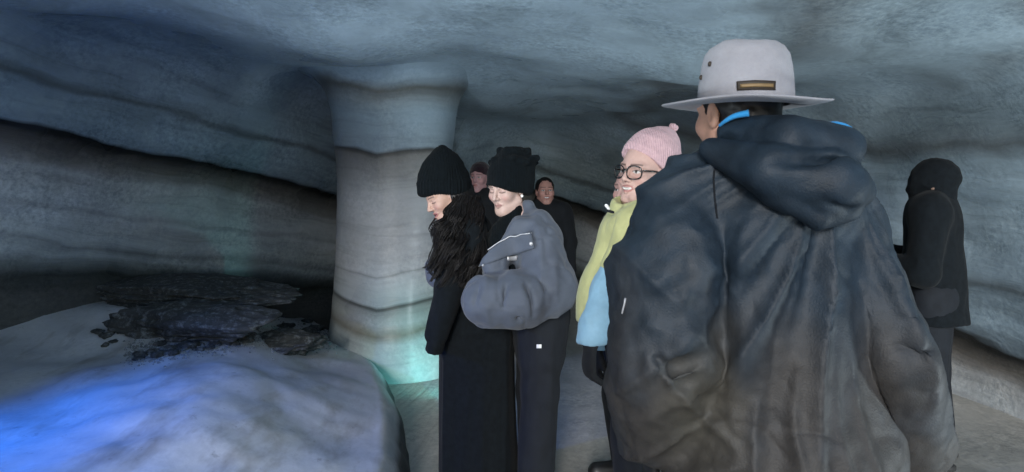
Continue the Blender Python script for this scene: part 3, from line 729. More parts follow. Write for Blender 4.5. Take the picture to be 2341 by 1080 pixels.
def glove(p, j, k, mat, d=None, n=(0, 0.3, 1), curl=0.4):
    S = Solid(); hd = nrm(np.asarray(j['wr'][k]) - j['el'][k]) if d is None else d
    hand_ops(S, j['wr'][k], hd, n, 1 if k else -1, 1.15, 0.42); return p.solid('glove', S, 0.005, mat)

# ---------------------------------------------------------------- woman in the black beanie and long black coat (profile, leaning forward)
Y = 3.16; base = np.array([pt(1095, 430, Y)[0], Y, 0.0])
p = Person(base, 'woman in tall black beanie and long black coat, dark wavy hair, leaning toward the pillar')
fr = Frame(pt(1018, 451, Y), (-0.80, -0.45, -0.40), (-0.30, 0, 0.95), 0.97)
j = dict(neck=pt(1062, 508, Y), waist=pt(1080, 668, Y), sh=[pt(1066, 535, Y - 0.15), pt(1062, 535, Y + 0.15)], hip=[pt(1092, 720, Y - 0.055), pt(1092, 720, Y + 0.055)],
         el=[pt(1030, 655, Y - 0.21), pt(1040, 660, Y + 0.2)], wr=[pt(1014, 705, Y - 0.205), pt(1050, 690, Y + 0.22)], hd=((-0.22, 0, -1), (0, 0, -1)), hn=((0, 1, 0), (0, -1, 0)),
         kn=[pt(1088, 880, Y - 0.09), pt(1088, 880, Y + 0.09)], an=[pt(1096, 1060, Y - 0.09), pt(1096, 1060, Y + 0.09)])
p.body(fr, j, mouth='open', eyes='down', skin=SKIN * [1.0, 0.97, 0.95])
S = Solid()
S.add(lathe(pt(1016, 444, Y + 0.01), (-0.05, 0.02, 1), [(-0.006, 0.118), (0.012, 0.128), (0.06, 0.130), (0.10, 0.122), (0.15, 0.100), (0.19, 0.070), (0.22, 0.042), (0.238, 0.018), (0.244, 0.004)], (1.0, 0.82)), 0.01)
S.sub(ell(fr.pt((0.10, 0, -0.02)), (0.075, 0.06, 0.05), None, fr.R), 0.01)
bx0 = pt(1016, 444, Y)
def knit(V, N): return 0.0022 * np.sin(np.arctan2(V[:, 1] - bx0[1], V[:, 0] - bx0[0]) * 40) + 0.005 * fbm(V * 12, 2)
bn, _ = p.solid('beanie', S, 0.0055, M_blackknit, knit)
S = Solid(); S.add(lathe(pt(1016, 440, Y + 0.01), (-0.05, 0.02, 1), [(-0.012, 0.124), (0.0, 0.132), (0.05, 0.134), (0.062, 0.128)], (1.0, 0.82)), 0.01)
S.sub(lathe(pt(1016, 440, Y + 0.01), (-0.05, 0.02, 1), [(-0.05, 0.112), (0.1, 0.112)], (1.0, 0.82)), 0.01)
p.solid('cuff', S, 0.0055, M_blackknit, knit, parent=bn)
# coat
S = Solid()
S.add(cap(pt(1066, 540, Y - 0.12), pt(1062, 540, Y + 0.12), 0.085, 0.085), 0.04)
S.add(cap(pt(1066, 545, Y), pt(1078, 675, Y), 0.125, 0.125, n=(0, 1, 0), q=1.15), 0.05)
S.add(cap(pt(1078, 680, Y), pt(1090, 760, Y), 0.135, 0.168), 0.05); S.add(cap(pt(1090, 760, Y), pt(1093, 1130, Y), 0.168, 0.186), 0.05)
S.add(cap(j['neck'], pt(1050, 492, Y), 0.075, 0.068), 0.03)
S.add(cap(pt(1064, 548, Y - 0.15), pt(1032, 655, Y - 0.21), 0.078, 0.066), 0.03)
S.add(cap(pt(1032, 655, Y - 0.21), pt(1000, 765, Y - 0.20), 0.060, 0.050), 0.025)
S.add(cap(pt(1064, 548, Y + 0.15), pt(1042, 660, Y + 0.2), 0.07, 0.06), 0.03); S.add(cap(pt(1042, 660, Y + 0.2), pt(1040, 720, Y + 0.2), 0.06, 0.05), 0.03)
S.cut((0, 0, 0.035), (0, 0, -1))
_, vf = p.solid('coat', S, 0.011, M_blackwool, folds((10, 10, 0.8), 0.020, 2.0))
S = Solid(); S.add(lathe(pt(1004, 752, Y - 0.205), (0.22, 0, 1), [(-0.11, 0.052), (-0.105, 0.055), (0.02, 0.048), (0.13, 0.054)], (0.78, 1.0)), 0.01)
p.solid('sleeve_cuff', S, 0.007, M_blackwool, folds((14, 14, 6), 0.005, 8.0))
# belt with studs
bp_ = []
for k in range(61):
    t_ = 2 * math.pi * k / 60; c = pt(1078, 672, Y); bp_.append(c + [0.142 * math.cos(t_), 0.158 * math.sin(t_), 0.01 * math.cos(t_)])
bv, bf = tube(bp_, 0.016, 6); belt = p.mesh('belt', bv, bf, M_leather)
for px, py in ((1040, 680), (1049, 684), (1043, 690)):
    S = Solid(); q_ = surface_at((np.array(bv), bf), [(px, py)], 0.0)[0]; S.add(ell(q_, (0.006, 0.005, 0.008)), 0.002); p.solid('stud', S, 0.003, M_silver, parent=belt)
# long wavy hair: a dark mass plus curling locks
S = Solid()
S.add(cap(fr.pt((-0.06, 0.0, 0.0)), pt(1066, 545, Y - 0.06), 0.085, 0.085), 0.03)
S.add(cap(pt(1066, 500, Y - 0.09), pt(1045, 600, Y - 0.17), 0.07, 0.05), 0.04)
S.sub(ell(fr.pt((0.075, 0.02, -0.05)), (0.085, 0.14, 0.10), None, fr.R), 0.012)
hm, hmVF = p.solid('hair', S, 0.008, M_hair, folds((30, 30, 5), 0.010, 4.0))
rs = np.random.default_rng(12); locks = []
for k in range(84):
    u = (k + rs.random()) / 84; w_ = rs.random()
    st = np.array([1040 + 56 * u, 448 + 14 * rs.random()]); y0 = Y - 0.10 + 0.10 * abs(u - 0.35)
    mid = np.array([1004 + 96 * u + rs.normal() * 5, 545]); end = np.array([986 + 106 * u + rs.normal() * 7, 598 + 58 * rs.random()])
    if k % 6 == 0: mid = np.array([996 + 34 * u, 522]); end = np.array([986 + 40 * u, 585 + 55 * rs.random()])
    ys_ = [y0, y0 - 0.09 - 0.07 * w_, y0 - 0.14 - 0.07 * w_]
    P0 = [pt(st[0], st[1], ys_[0]), pt(st[0] * .5 + mid[0] * .5, 492, ys_[0] * .4 + ys_[1] * .6), pt(mid[0], mid[1], ys_[1]), pt(end[0], end[1], ys_[2])]
    c = spline(P0, 30); tt = np.linspace(0, 1, 30); ph = rs.random() * 6.3; fq = 13 + 5 * rs.random(); am = 0.004 + 0.017 * tt
    c = c + np.stack([am * np.sin(fq * tt + ph), am * np.cos(fq * tt + ph), 0.4 * am * np.sin(fq * tt + ph + 1)], 1)
    for m_ in range(13):
        o_ = rs.normal(size=3) * [0.009, 0.007, 0.004]; wob = 0.003 * np.stack([np.sin(23 * tt + rs.random() * 6), np.cos(19 * tt + rs.random() * 6), 0 * tt], 1)
        locks.append(tube(c + o_ * (0.5 + 0.7 * tt)[:, None] * (1 - 0.6 * tt ** 4)[:, None] + wob, 0.0024 * (1.1 - tt) + 0.0006, 4, False))
# one loose curl in front of the chin
for k in range(5):
    c = spline([pt(992 + k, 500, Y - 0.05), pt(984 + k * 2, 515, Y - 0.09), pt(986 + k * 2, 535, Y - 0.12), pt(998 + 3 * k, 565, Y - 0.16)], 24); tt = np.linspace(0, 1, 24)
    locks.append(tube(c + np.stack([0.007 * np.sin(9 * tt + k), 0.006 * np.cos(9 * tt), 0 * tt], 1), 0.0022, 5))
V, F = merge(locks); p.mesh('locks', V, F, M_hair, parent=hm)
p.boots(j, (-1, -0.1))

# ---------------------------------------------------------------- woman in the grey puffer jacket, hugging her from behind
Y = 3.10; base = np.array([pt(1236, 430, Y)[0], Y + 0.02, 0.0])
p = Person(base, 'woman in grey puffer jacket and frilled black hat hugging the woman in the long coat')
fr = Frame(pt(1159, 431, Y), (-0.58, -0.78, -0.24), (0.0, 0, 1), 1.0)
j = dict(neck=pt(1192, 512, Y), waist=pt(1222, 660, Y), sh=[pt(1222, 540, Y - 0.15), pt(1200, 540, Y + 0.16)], hip=[pt(1238, 715, Y - 0.07), pt(1232, 715, Y + 0.11)],
         el=[pt(1262, 655, Y - 0.20), pt(1160, 640, Y + 0.24)], wr=[pt(1200, 688, Y - 0.235), pt(1075, 622, Y + 0.215)],
         kn=[pt(1234, 890, Y - 0.07), pt(1225, 890, Y + 0.11)], an=[pt(1224, 1082, Y - 0.07), pt(1222, 1075, Y + 0.11)], hd=((-1, 0.1, 0.02), (-1, -0.5, 0)), hn=((0, 1, 0), (0, -1, 0)))
p.body(fr, j, mouth='closed', eyes='down', skin=np.array([0.48, 0.335, 0.29]), lips=(0.34, 0.18, 0.165))
# frilled hat
hx = pt(1163, 436, Y + 0.005); HA = (0.20, 0.04, 1)
S = Solid(); S.add(lathe(hx, HA, [(-0.004, 0.104), (0.004, 0.114), (0.05, 0.116), (0.10, 0.112), (0.14, 0.104), (0.155, 0.09)], (1.0, 0.92)), 0.01)
hu = hx + np.array([0.028, 0, 0])
S.add(ell(hu + [0, 0, 0.160], (0.082, 0.078, 0.045)), 0.015)
for k in range(11):
    a = 2 * math.pi * k / 11 + 0.25; a2 = a + 0.42; ro = 0.108 + 0.012 * math.sin(5 * k)
    S.add(cap(hu + [0.075 * math.cos(a), 0.07 * math.sin(a), 0.140], hu + [ro * math.cos(a2), 0.95 * ro * math.sin(a2), 0.142 + 0.010 * math.sin(3 * k)], 0.026, 0.013), 0.014)
for k in range(7):
    a = 2 * math.pi * k / 7; S.add(cap(hu + [0.045 * math.cos(a), 0.045 * math.sin(a), 0.175], hu + [0.070 * math.cos(a + 0.5), 0.065 * math.sin(a + 0.5), 0.190], 0.028, 0.016), 0.014)
S.add(ell(hu + [0.0, 0, 0.193], (0.045, 0.04, 0.018)), 0.01)
S.sub(ell(fr.pt((0.115, 0.0, -0.040)), (0.085, 0.085, 0.060), None, fr.R), 0.008)
hat, _ = p.solid('hat', S, 0.0055, M_blackknit, lambda V, N: 0.004 * fbm(V * 18, 3))
S = Solid(); S.add(ell(fr.pt((0.002, 0.083, -0.036)), (0.007, 0.007, 0.008)), 0.002); p.solid('earring', S, 0.0025, M_pearl)
# black turtleneck
S = Solid(); S.add(cap(pt(1176, 494, Y - 0.01), pt(1160, 560, Y - 0.05), 0.060, 0.09), 0.03); S.add(cap(pt(1160, 560, Y - 0.05), pt(1175, 690, Y - 0.02), 0.10, 0.12), 0.04)
S.sub(ell(fr.pt((0.055, 0.0, -0.05)), (0.070, 0.075, 0.068), None, fr.R), 0.008)
p.solid('turtleneck', S, 0.009, M_blackknit, folds((16, 16, 10), 0.005, 1.0))
# puffer jacket
S = Solid()
S.add(cap(pt(1222, 535, Y - 0.08), pt(1205, 540, Y + 0.13), 0.105, 0.10), 0.05)
S.add(cap(pt(1212, 570, Y), pt(1222, 665, Y), 0.15, 0.16, n=(0, 1, 0), q=1.15), 0.06)
S.add(cap(pt(1236, 560, Y - 0.16), pt(1257, 652, Y - 0.20), 0.105, 0.122), 0.04)
S.add(cap(pt(1257, 660, Y - 0.20), pt(1185, 686, Y - 0.25), 0.122, 0.130), 0.02)
S.add(cap(pt(1185, 686, Y - 0.25), pt(1118, 690, Y - 0.26), 0.130, 0.118), 0.02)
S.add(cap(pt(1205, 560, Y + 0.15), pt(1150, 640, Y + 0.24), 0.10, 0.10), 0.04); S.add(cap(pt(1150, 640, Y + 0.24), pt(1012, 618, Y + 0.20), 0.095, 0.088), 0.03)
S.add(cap(pt(1206, 470, Y - 0.02), pt(1214, 540, Y - 0.09), 0.030, 0.045), 0.03)      # stand-up collar
S.add(cap(pt(1206, 470, Y + 0.03), pt(1216, 540, Y + 0.08), 0.030, 0.045), 0.03)
S.add(cap(pt(1186, 520, Y - 0.12), pt(1128, 615, Y - 0.18), 0.060, 0.058), 0.03)
S.sub(cap(pt(1160, 462, Y - 0.06), pt(1088, 575, Y - 0.18), 0.070, 0.055), 0.012)
S.sub(cap(pt(1228, 624, Y - 0.34), pt(1105, 628, Y - 0.36), 0.022, 0.018), 0.016)     # crease above the forearm
S.sub(cap(pt(1208, 590, Y - 0.29), pt(1244, 660, Y - 0.335), 0.010, 0.014), 0.014)
for (a, b_, r_) in (((1235, 640), (1258, 720), .006), ((1205, 650), (1222, 735), .005), ((1158, 640), (1150, 700), .004), ((1290, 560), (1240, 600), .006), ((1305, 640), (1262, 668), .008), ((1095, 640), (1088, 690), .004), ((1180, 715), (1195, 745), .005)):
    S.sub(cap(pt(*a, Y - 0.355), pt(*b_, Y - 0.365), r_ + 0.004, r_), 0.02)
fnj = folds((5, 5, 5), 0.016, 6.0, 0.004)

jk, jkVF = p.solid('jacket', S, 0.0085, M_grey, lambda V, N: fnj(V, N) + 0.004 * fbm(V * 16, 2) + 0.006 * ridge(V * [13, 9, 6] + 2) - 0.008 * (1 - np.abs(vnoise(V * [10, 8, 7] + 3))) ** 6)
lap = patch(jkVF, rows_between([(1118, 572), (1140, 556), (1166, 540), (1190, 536), (1218, 531)], [(1101, 612), (1128, 600), (1162, 584), (1195, 577), (1226, 570)], 8, 12), 0.012, 0.016)
lapel = p.mesh('lapel', *lap, M_grey, parent=jk)
c = surface_at((lap[0], lap[1]), [(1117, 574), (1128, 566), (1141, 556), (1154, 549), (1166, 541), (1180, 542), (1192, 537), (1204, 536), (1216, 533)], 0.006); V, F = tube(spline(c, 30), 0.0026, 5); p.mesh('piping', V, F, M_silver, parent=jk)
for (px, py, r_) in ((1215, 558, 0.009), (1105, 606, 0.006)):
    q_ = surface_at((lap[0], lap[1]), [(px, py)], 0.003)[0]; S = Solid(); S.add(ell(q_, (r_, 0.005, r_)), 0.002); p.solid('snap_button', S, 0.003, M_silver, parent=jk)
eb = patch(jkVF, rows_between([(1158, 587), (1184, 584)], [(1158, 596), (1184, 594)], 3, 6), 0.003, 0.006); p.mesh('emblem', *eb, M_silver, parent=jk)
# trousers
S = trousers_solid(j, 1.12, 0.06)
S.add(cap(pt(1236, 730, Y - 0.02), pt(1236, 800, Y - 0.02), 0.135, 0.115), 0.05)
tr, trVF = p.solid('trousers', S, 0.010, M_charcoal, folds((8, 8, 2.0), 0.013, 9.0))
tg = patch(trVF, rows_between([(1227, 787), (1238, 787)], [(1227, 796), (1238, 796)], 3, 3), 0.003, 0.004); p.mesh('white_tag', *tg, M_whitetag, parent=tr)
p.boots(j, (-1, -0.2))

# ---------------------------------------------------------------- man in the pale brimmed hat and worn dark coat, seen from behind
Y = 1.50; base = np.array([pt(1730, 430, Y)[0], Y, 0.0])
p = Person(base, 'man seen from behind in pale wide-brimmed hat and worn navy hooded coat')
fr = Frame(pt(1682, 262, Y + 0.02), (-0.40, 0.91, -0.08), (0, 0, 1), 1.0)
j = dict(neck=pt(1720, 330, Y + 0.02), waist=pt(1745, 760, Y), sh=[pt(1560, 470, Y), pt(1905, 470, Y)], hip=[np.array([base[0] - .1, Y, .86]), np.array([base[0] + .1, Y, .86])],
         el=[pt(1520, 790, Y - 0.04), pt(2005, 800, Y)], wr=[pt(1490, 1040, Y + 0.06), pt(2078, 1040, Y + 0.08)],
         kn=[np.array([base[0] - .1, Y + .08, .47]), np.array([base[0] + .1, Y - .03, .47])], an=[np.array([base[0] - .1, Y + .12, .07]), np.array([base[0] + .1, Y - .10, .07])])
j['F'] = np.array([0, 1.0, 0]); j['L'] = np.array([-1.0, 0, 0]); j['hd'] = ((0, 0.15, -1),) * 2; j['hn'] = ((1, 0, 0), (-1, 0, 0))
p.body(fr, j, skin=np.array([0.46, 0.26, 0.19]), female=False)
S = Solid(); S.add(ell((-0.020, 0, 0.03), (0.100, 0.080, 0.09), fr), 0.01); S.add(ell((-0.055, 0, -0.035), (0.055, 0.066, 0.05), fr), 0.02)
S.sub(ell((0.10, 0, -0.02), (0.085, 0.12, 0.14), fr), 0.01)
for s_ in (-1, 1): S.sub(ell((-0.004, s_ * 0.082, -0.012), (0.024, 0.02, 0.036), fr), 0.006)
p.solid('hair', S, 0.006, M_hair, lambda V, N: 0.003 * fbm(V * 60, 2))
# hat: pinched crown, wide drooping brim
hc = pt(1703, 242, Y - 0.005); AX = nrm((0.02, -0.030, 1)); FX = nrm(np.array([1.0, 0, 0]) - AX * AX[0]); LX = np.cross(AX, FX)
nA = 96; V = []; prof = []
for (h_, r_) in [(0.006, 0.094), (0.012, 0.1045), (0.03, 0.1035), (0.06, 0.101), (0.09, 0.097), (0.115, 0.091), (0.131, 0.080), (0.141, 0.065), (0.146, 0.045), (0.146, 0.022), (0.143, 0.001)]: prof.append((h_, r_, 1))
brim = [(0.012, 0.1045), (0.004, 0.112), (0.0015, 0.125), (0.0, 0.145), (0.001, 0.165), (0.003, 0.182), (0.0015, 0.1845), (-0.0015, 0.182), (-0.004, 0.165), (-0.005, 0.145), (-0.004, 0.125), (-0.001, 0.110), (0.002, 0.094)]
def hatpt(h_, r_, a, lift):
    ca, sa = math.cos(a), math.sin(a)
    rr_ = r_ * (1 + 0.02 * math.cos(2 * a)) if r_ < 0.11 else r_ * (1 + 0.012 * math.cos(2 * a) + 0.008 * math.sin(3 * a))
    z_ = h_
    if lift and r_ > 0.11:
        k_ = (r_ - 0.11) / 0.075
        z_ += k_ * (0.013 * max(0, ca) ** 2 * (1 if ca > 0 else 0) + 0.004 * sin3(a))
    if h_ > 0.1: z_ += 0.008 * (1 - (r_ / 0.1)) * math.cos(2 * a) - 0.006 * math.exp(-((sa * r_) / 0.02) ** 2) * (h_ - 0.1) / 0.04
    return hc + FX * rr_ * ca + LX * rr_ * sa + AX * z_
def sin3(a): return math.sin(3 * a + 0.8)
Vc = [hatpt(h_, r_, 2 * math.pi * k / nA, False) for k in range(nA) for (h_, r_, _) in prof]
hat = p.mesh('hat', Vc, grid_faces(nA, len(prof), True), M_hat)
Vb = [hatpt(h_, r_, 2 * math.pi * k / nA, True) for k in range(nA) for (h_, r_) in brim]
p.mesh('brim', Vb, grid_faces(nA, len(brim), True), M_hat, parent=hat)
hatVF = (np.array(Vc), [tuple(f) for f in grid_faces(nA, len(prof), True)])
bd_ = p.mesh('badge', *patch(hatVF, rows_between([(1684, 187), (1728, 184), (1772, 186)], [(1685, 208), (1728, 206), (1771, 207)], 5, 14), 0.004, 0.003), M_brown, parent=hat)
p.mesh('badge_bar', *patch(hatVF, rows_between([(1692, 194), (1728, 192), (1765, 193)], [(1692, 202), (1728, 200), (1765, 201)], 3, 12), 0.004, 0.0055), M_gold, parent=bd_)
for (px, py) in ((1624, 147), (1604, 178)):
    q_ = surface_at(hatVF, [(px, py)], 0.001)[0]; S = Solid(); S.add(ell(q_, (0.0055, 0.004, 0.0065)), 0.002); p.solid('eyelet', S, 0.0025, M_brown, parent=hat)
# coat
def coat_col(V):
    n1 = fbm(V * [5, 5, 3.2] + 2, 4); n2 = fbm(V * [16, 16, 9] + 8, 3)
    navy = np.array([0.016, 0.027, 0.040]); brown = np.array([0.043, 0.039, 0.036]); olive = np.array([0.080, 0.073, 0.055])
    w = np.clip((1.26 - V[:, 2]) / 0.36 + 0.55 * n1, 0, 1)[:, None]      # bluer light above, browner below, put into the colour; worn patches by noise
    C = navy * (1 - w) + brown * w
    o = np.clip(0.9 - np.hypot((V[:, 0] - pt(1560, 0, Y)[0]) / 0.13, (V[:, 2] - 1.0) / 0.22) + 0.4 * n1, 0, 1)[:, None] * 0.6; C = C * (1 - o) + olive * o  # lit part of the left sleeve put into the colour as olive
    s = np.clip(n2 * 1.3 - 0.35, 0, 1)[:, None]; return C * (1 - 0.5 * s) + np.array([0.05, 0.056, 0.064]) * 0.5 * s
S = Solid()
S.add(cap(pt(1610, 450, Y), pt(1880, 462, Y), 0.092, 0.096), 0.05)
S.add(cap(pt(1740, 500, Y), pt(1765, 1050, Y), 0.20, 0.235, n=(0, 1, 0), q=0.80), 0.06)
S.add(cap(pt(1765, 1050, Y), [base[0] + .02, Y, 0.50], 0.235, 0.24, n=(0, 1, 0), q=0.85), 0.05)
S.add(cap(pt(1690, 385, Y), pt(1800, 375, Y), 0.078, 0.08), 0.05)
# left sleeve, wide and baggy, creased where it meets the back
S.add(cap(pt(1560, 490, Y - 0.02), pt(1520, 640, Y - 0.06), 0.098, 0.120), 0.022)
S.add(cap(pt(1522, 640, Y - 0.06), pt(1516, 800, Y - 0.07), 0.116, 0.120), 0.02)
S.add(cap(pt(1516, 800, Y - 0.07), pt(1504, 985, Y + 0.0), 0.120, 0.096), 0.02)
S.add(cap(pt(1915, 520, Y), pt(2008, 790, Y - 0.03), 0.090, 0.106), 0.02)
S.add(cap(pt(2008, 790, Y - 0.03), pt(2070, 1000, Y + 0.05), 0.106, 0.090), 0.02)
for (a, b_) in (((1975, 690), (2070, 730)), ((1985, 760), (2085, 800)), ((1990, 900), (2110, 880)), ((2000, 960), (2120, 960))): S.sub(cap(pt(*a, Y - 0.17), pt(*b_, Y - 0.14), 0.012, 0.012), 0.02)
for (a, b_, r_, k_) in (((1545, 838), (1645, 812), .014, .014), ((1555, 892), (1640, 862), .008, .014), ((1470, 1012), (1605, 985), .016, .016), ((1505, 830), (1520, 960), .008, .012), ((1450, 560), (1560, 640), .006, .02), ((1480, 690), (1600, 640), .008, .02), ((1440, 760), (1470, 950), .010, .02), ((1575, 560), (1600, 700), .009, .016)):
    q0 = pt(*a, 1.0); q1 = pt(*b_, 1.0)
    S.sub(cap(pt(*a, Y - 0.185), pt(*b_, Y - 0.195), r_ + 0.006, r_ + 0.008), k_)
S.cut((0, 0, 0.50), (0, 0, -1))
f2 = folds((7, 7, 6), 0.012, 12.0, 0.0); apex = pt(1850, 330, Y)
def coat_f(V, N):
    sl = np.clip((pt(1645, 0, Y)[0] - V[:, 0]) / 0.03, 0, 1) * np.clip((1.45 - V[:, 2]) * 8, 0, 1)
    dx, dz = V[:, 0] - apex[0], apex[2] - V[:, 2]; th_ = np.arctan2(dx, dz + 0.05); rr = np.hypot(dx, dz)
    z0 = 0 * th_
    drape = ridge(np.stack([th_ * 4.2 + 0.15 * fbm(V * 3, 2), rr * 0.7, z0 + 0.3], 1)) * 0.7 + ridge(np.stack([th_ * 9 + 0.2 * fbm(V * 4, 2), rr * 1.1, z0 + 4.7], 1)) * 0.35
    dg = ridge(np.stack([V[:, 0] * 7 + V[:, 2] * 6, V[:, 1] * 4, V[:, 2] * 8 - V[:, 0] * 5], 1)) + 0.5 * ridge(np.stack([V[:, 0] * 13 - V[:, 2] * 10, V[:, 1] * 6, V[:, 2] * 15], 1))
    back = (1 - sl) * np.clip((rr - 0.12) * 5, 0, 1)
    return back * 0.048 * drape + sl * (0.013 * ridge(np.stack([V[:, 2] * 9 - V[:, 0] * 7 + 0.5 * fbm(V * 3, 2), V[:, 1] * 2.0, V[:, 0] * 2.5 + V[:, 2] * 2], 1)) + 0.008 * ridge(np.stack([V[:, 2] * 12 + V[:, 0] * 13 + 4, V[:, 1] * 3, V[:, 0] * 3 - V[:, 2] * 3], 1)) + 0.010 * fbm(V * [5, 4, 2.5] + 8, 2)) + 0.002 * fbm(V * 28, 3) - 0.004 * (1 - np.abs(vnoise(V * [10, 6, 3.5] + 5 + 0.5 * fbm(V * 4, 2)[:, None]))) ** 8 - 0.003 * (1 - np.abs(vnoise(np.stack([V[:, 0] * 13 + V[:, 2] * 6, V[:, 1] * 8, V[:, 2] * 11 - V[:, 0] * 7], 1) + 9))) ** 6
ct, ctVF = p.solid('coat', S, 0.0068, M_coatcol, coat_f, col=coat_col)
# hood lying on the back
S = Solid()
S.add(cap(pt(1682, 305, Y - 0.05), pt(1800, 318, Y - 0.16), 0.040, 0.048), 0.02)
S.add(cap(pt(1800, 318, Y - 0.16), pt(1925, 338, Y - 0.15), 0.048, 0.042), 0.01)
S.add(cap(pt(1780, 330, Y - 0.04), pt(1895, 345, Y - 0.05), 0.055, 0.045), 0.03)
S.add(cap(pt(1632, 345, Y - 0.09), pt(1760, 392, Y - 0.19), 0.026, 0.052), 0.012)
S.add(cap(pt(1760, 392, Y - 0.19), pt(1900, 420, Y - 0.20), 0.052, 0.060), 0.012)
S.add(cap(pt(1900, 420, Y - 0.20), pt(1952, 432, Y - 0.12), 0.060, 0.040), 0.02)
S.add(cap(pt(1620, 342, Y - 0.10), pt(1720, 402, Y - 0.18), 0.014, 0.018), 0.012)
S.add(cap(pt(1720, 402, Y - 0.18), pt(1800, 462, Y - 0.20), 0.018, 0.020), 0.012)
S.add(cap(pt(1800, 462, Y - 0.20), pt(1872, 502, Y - 0.20), 0.020, 0.020), 0.012)
S.add(cap(pt(1872, 502, Y - 0.20), pt(1945, 480, Y - 0.16), 0.020, 0.022), 0.012)
S.add(cap(pt(1780, 430, Y - 0.18), pt(1890, 470, Y - 0.18), 0.040, 0.040), 0.015)
S.sub(cap(pt(1760, 366, Y - 0.25), pt(1960, 376, Y - 0.21), 0.008, 0.016), 0.016)
S.sub(cap(pt(1845, 458, Y - 0.26), pt(1945, 482, Y - 0.23), 0.006, 0.012), 0.012)
f3 = folds((8, 8, 9), 0.006, 20.0, 0.002)
def hood_col(V):
    n1 = fbm(V * 9 + 4, 3)[:, None]; return np.clip(np.array([0.012, 0.022, 0.034]) * (1 + 0.35 * n1), 0.005, 1)
hd, hdVF = p.solid('hood', S, 0.0075, M_coatcol, f3, col=hood_col)
c = surface_at(hdVF, [(1652, 288), (1662, 282), (1674, 275), (1688, 270), (1702, 268)], 0.0); c = spline([pt(1645, 288, Y - 0.06), pt(1660, 276, Y - 0.08), pt(1682, 265, Y - 0.095), pt(1712, 259, Y - 0.11)], 20)
V, F = tube(c, 0.008 * np.linspace(0.4, 1.0, 20), 8); p.mesh('hood_lining', V, F, M_lining, parent=hd)
S = Solid(); S.add(cap(pt(1888, 294, Y - 0.10), pt(1934, 300, Y - 0.10), 0.013, 0.014), 0.01); S.add(cap(pt(1900, 304, Y - 0.09), pt(1930, 306, Y - 0.09), 0.022, 0.020), 0.01)
p.solid('hood_lining', S, 0.006, M_lining, lambda V, N: 0.003 * fbm(V * 30, 2), parent=hd)
for path in ([(1640, 352), (1632, 400), (1634, 450), (1640, 500)],):
    P0 = spline(path, 24); V, F = tube(surface_at(ctVF, [tuple(q) for q in P0], 0.0005), 0.0022, 5); p.mesh('seam', V, F, M_charcoal, parent=ct)
# zip on the sleeve and piping
V, F = tube(surface_at(ctVF, [(1431, 682), (1429, 695), (1426, 708), (1424, 718)], 0.002), 0.0022, 5); p.mesh('zip', V, F, M_silver, parent=ct)
p.solid('trousers', trousers_solid(j, 1.05, 0.10), 0.016, M_charcoal, folds((8, 8, 2), 0.01, 5.0))
for k in (0, 1): glove(p, j, k, M_leather, (0, 0.15, -1), (1, 0, 0) if k == 0 else (-1, 0, 0))
p.boots(j, (0, 1), r=1.12)

# ---------------------------------------------------------------- woman in the pink beanie and glasses
Y = 2.35; base = np.array([pt(1462, 430, Y)[0], Y + 0.03, 0.0])
p = Person(base, 'smiling woman in pink beanie, black glasses and yellow jacket with pale blue sleeves')
fr = Frame(pt(1470, 398, Y), (-0.74, -0.66, 0.06), (0.16, 0.05, 1), 0.97)
F_ = nrm((-0.95, -0.3, 0)); L_v = np.array([0.3, -0.95, 0])
j = dict(neck=pt(1478, 480, Y + 0.01), waist=pt(1452, 700, Y), sh=[pt(1462, 522, Y - 0.15), pt(1475, 522, Y + 0.17)], hip=[pt(1450, 770, Y - 0.08), pt(1455, 770, Y + 0.1)],
         el=[pt(1400, 665, Y - 0.19), pt(1420, 665, Y + 0.22)], wr=[pt(1350, 784, Y - 0.20), pt(1365, 790, Y + 0.2)],
         kn=[pt(1452, 1000, Y - 0.09), pt(1456, 1000, Y + 0.1)], an=[pt(1460, 1280, Y - 0.09), pt(1462, 1280, Y + 0.1)], hd=((-0.08, 0.05, -1),) * 2, hn=((1, 0.2, 0),) * 2)
j['an'] = [np.array([a[0], a[1], 0.06]) for a in j['an']]; j['F'] = F_; j['L'] = L_v
p.body(fr, j, mouth='smile', eyes='open', skin=np.array([0.48, 0.31, 0.265]), fres=0.0024)
S = Solid(); ha = nrm((0.60, 0.30, 0.72)); hc2 = fr.pt((-0.02, 0, 0.045))
S.add(lathe(hc2, ha, [(-0.02, 0.096), (0.0, 0.104), (0.05, 0.102), (0.09, 0.088), (0.125, 0.062), (0.15, 0.035), (0.165, 0.02), (0.168, 0.003)], (1.0, 0.92)), 0.01)
S.sub(ell(fr.pt((0.09, 0, -0.02)), (0.08, 0.09, 0.068), None, fr.R), 0.008)
bn, _ = p.solid('beanie', S, 0.005, M_pink, lambda V, N: 0.003 * fbm(V * 20, 2))
tip = hc2 + ha * 0.172; S = Solid(); S.add(ell(tip, (0.018, 0.018, 0.018)), 0.01); p.solid('pompon', S, 0.004, M_pink, lambda V, N: 0.006 * fbm(V * 90, 2), parent=bn)
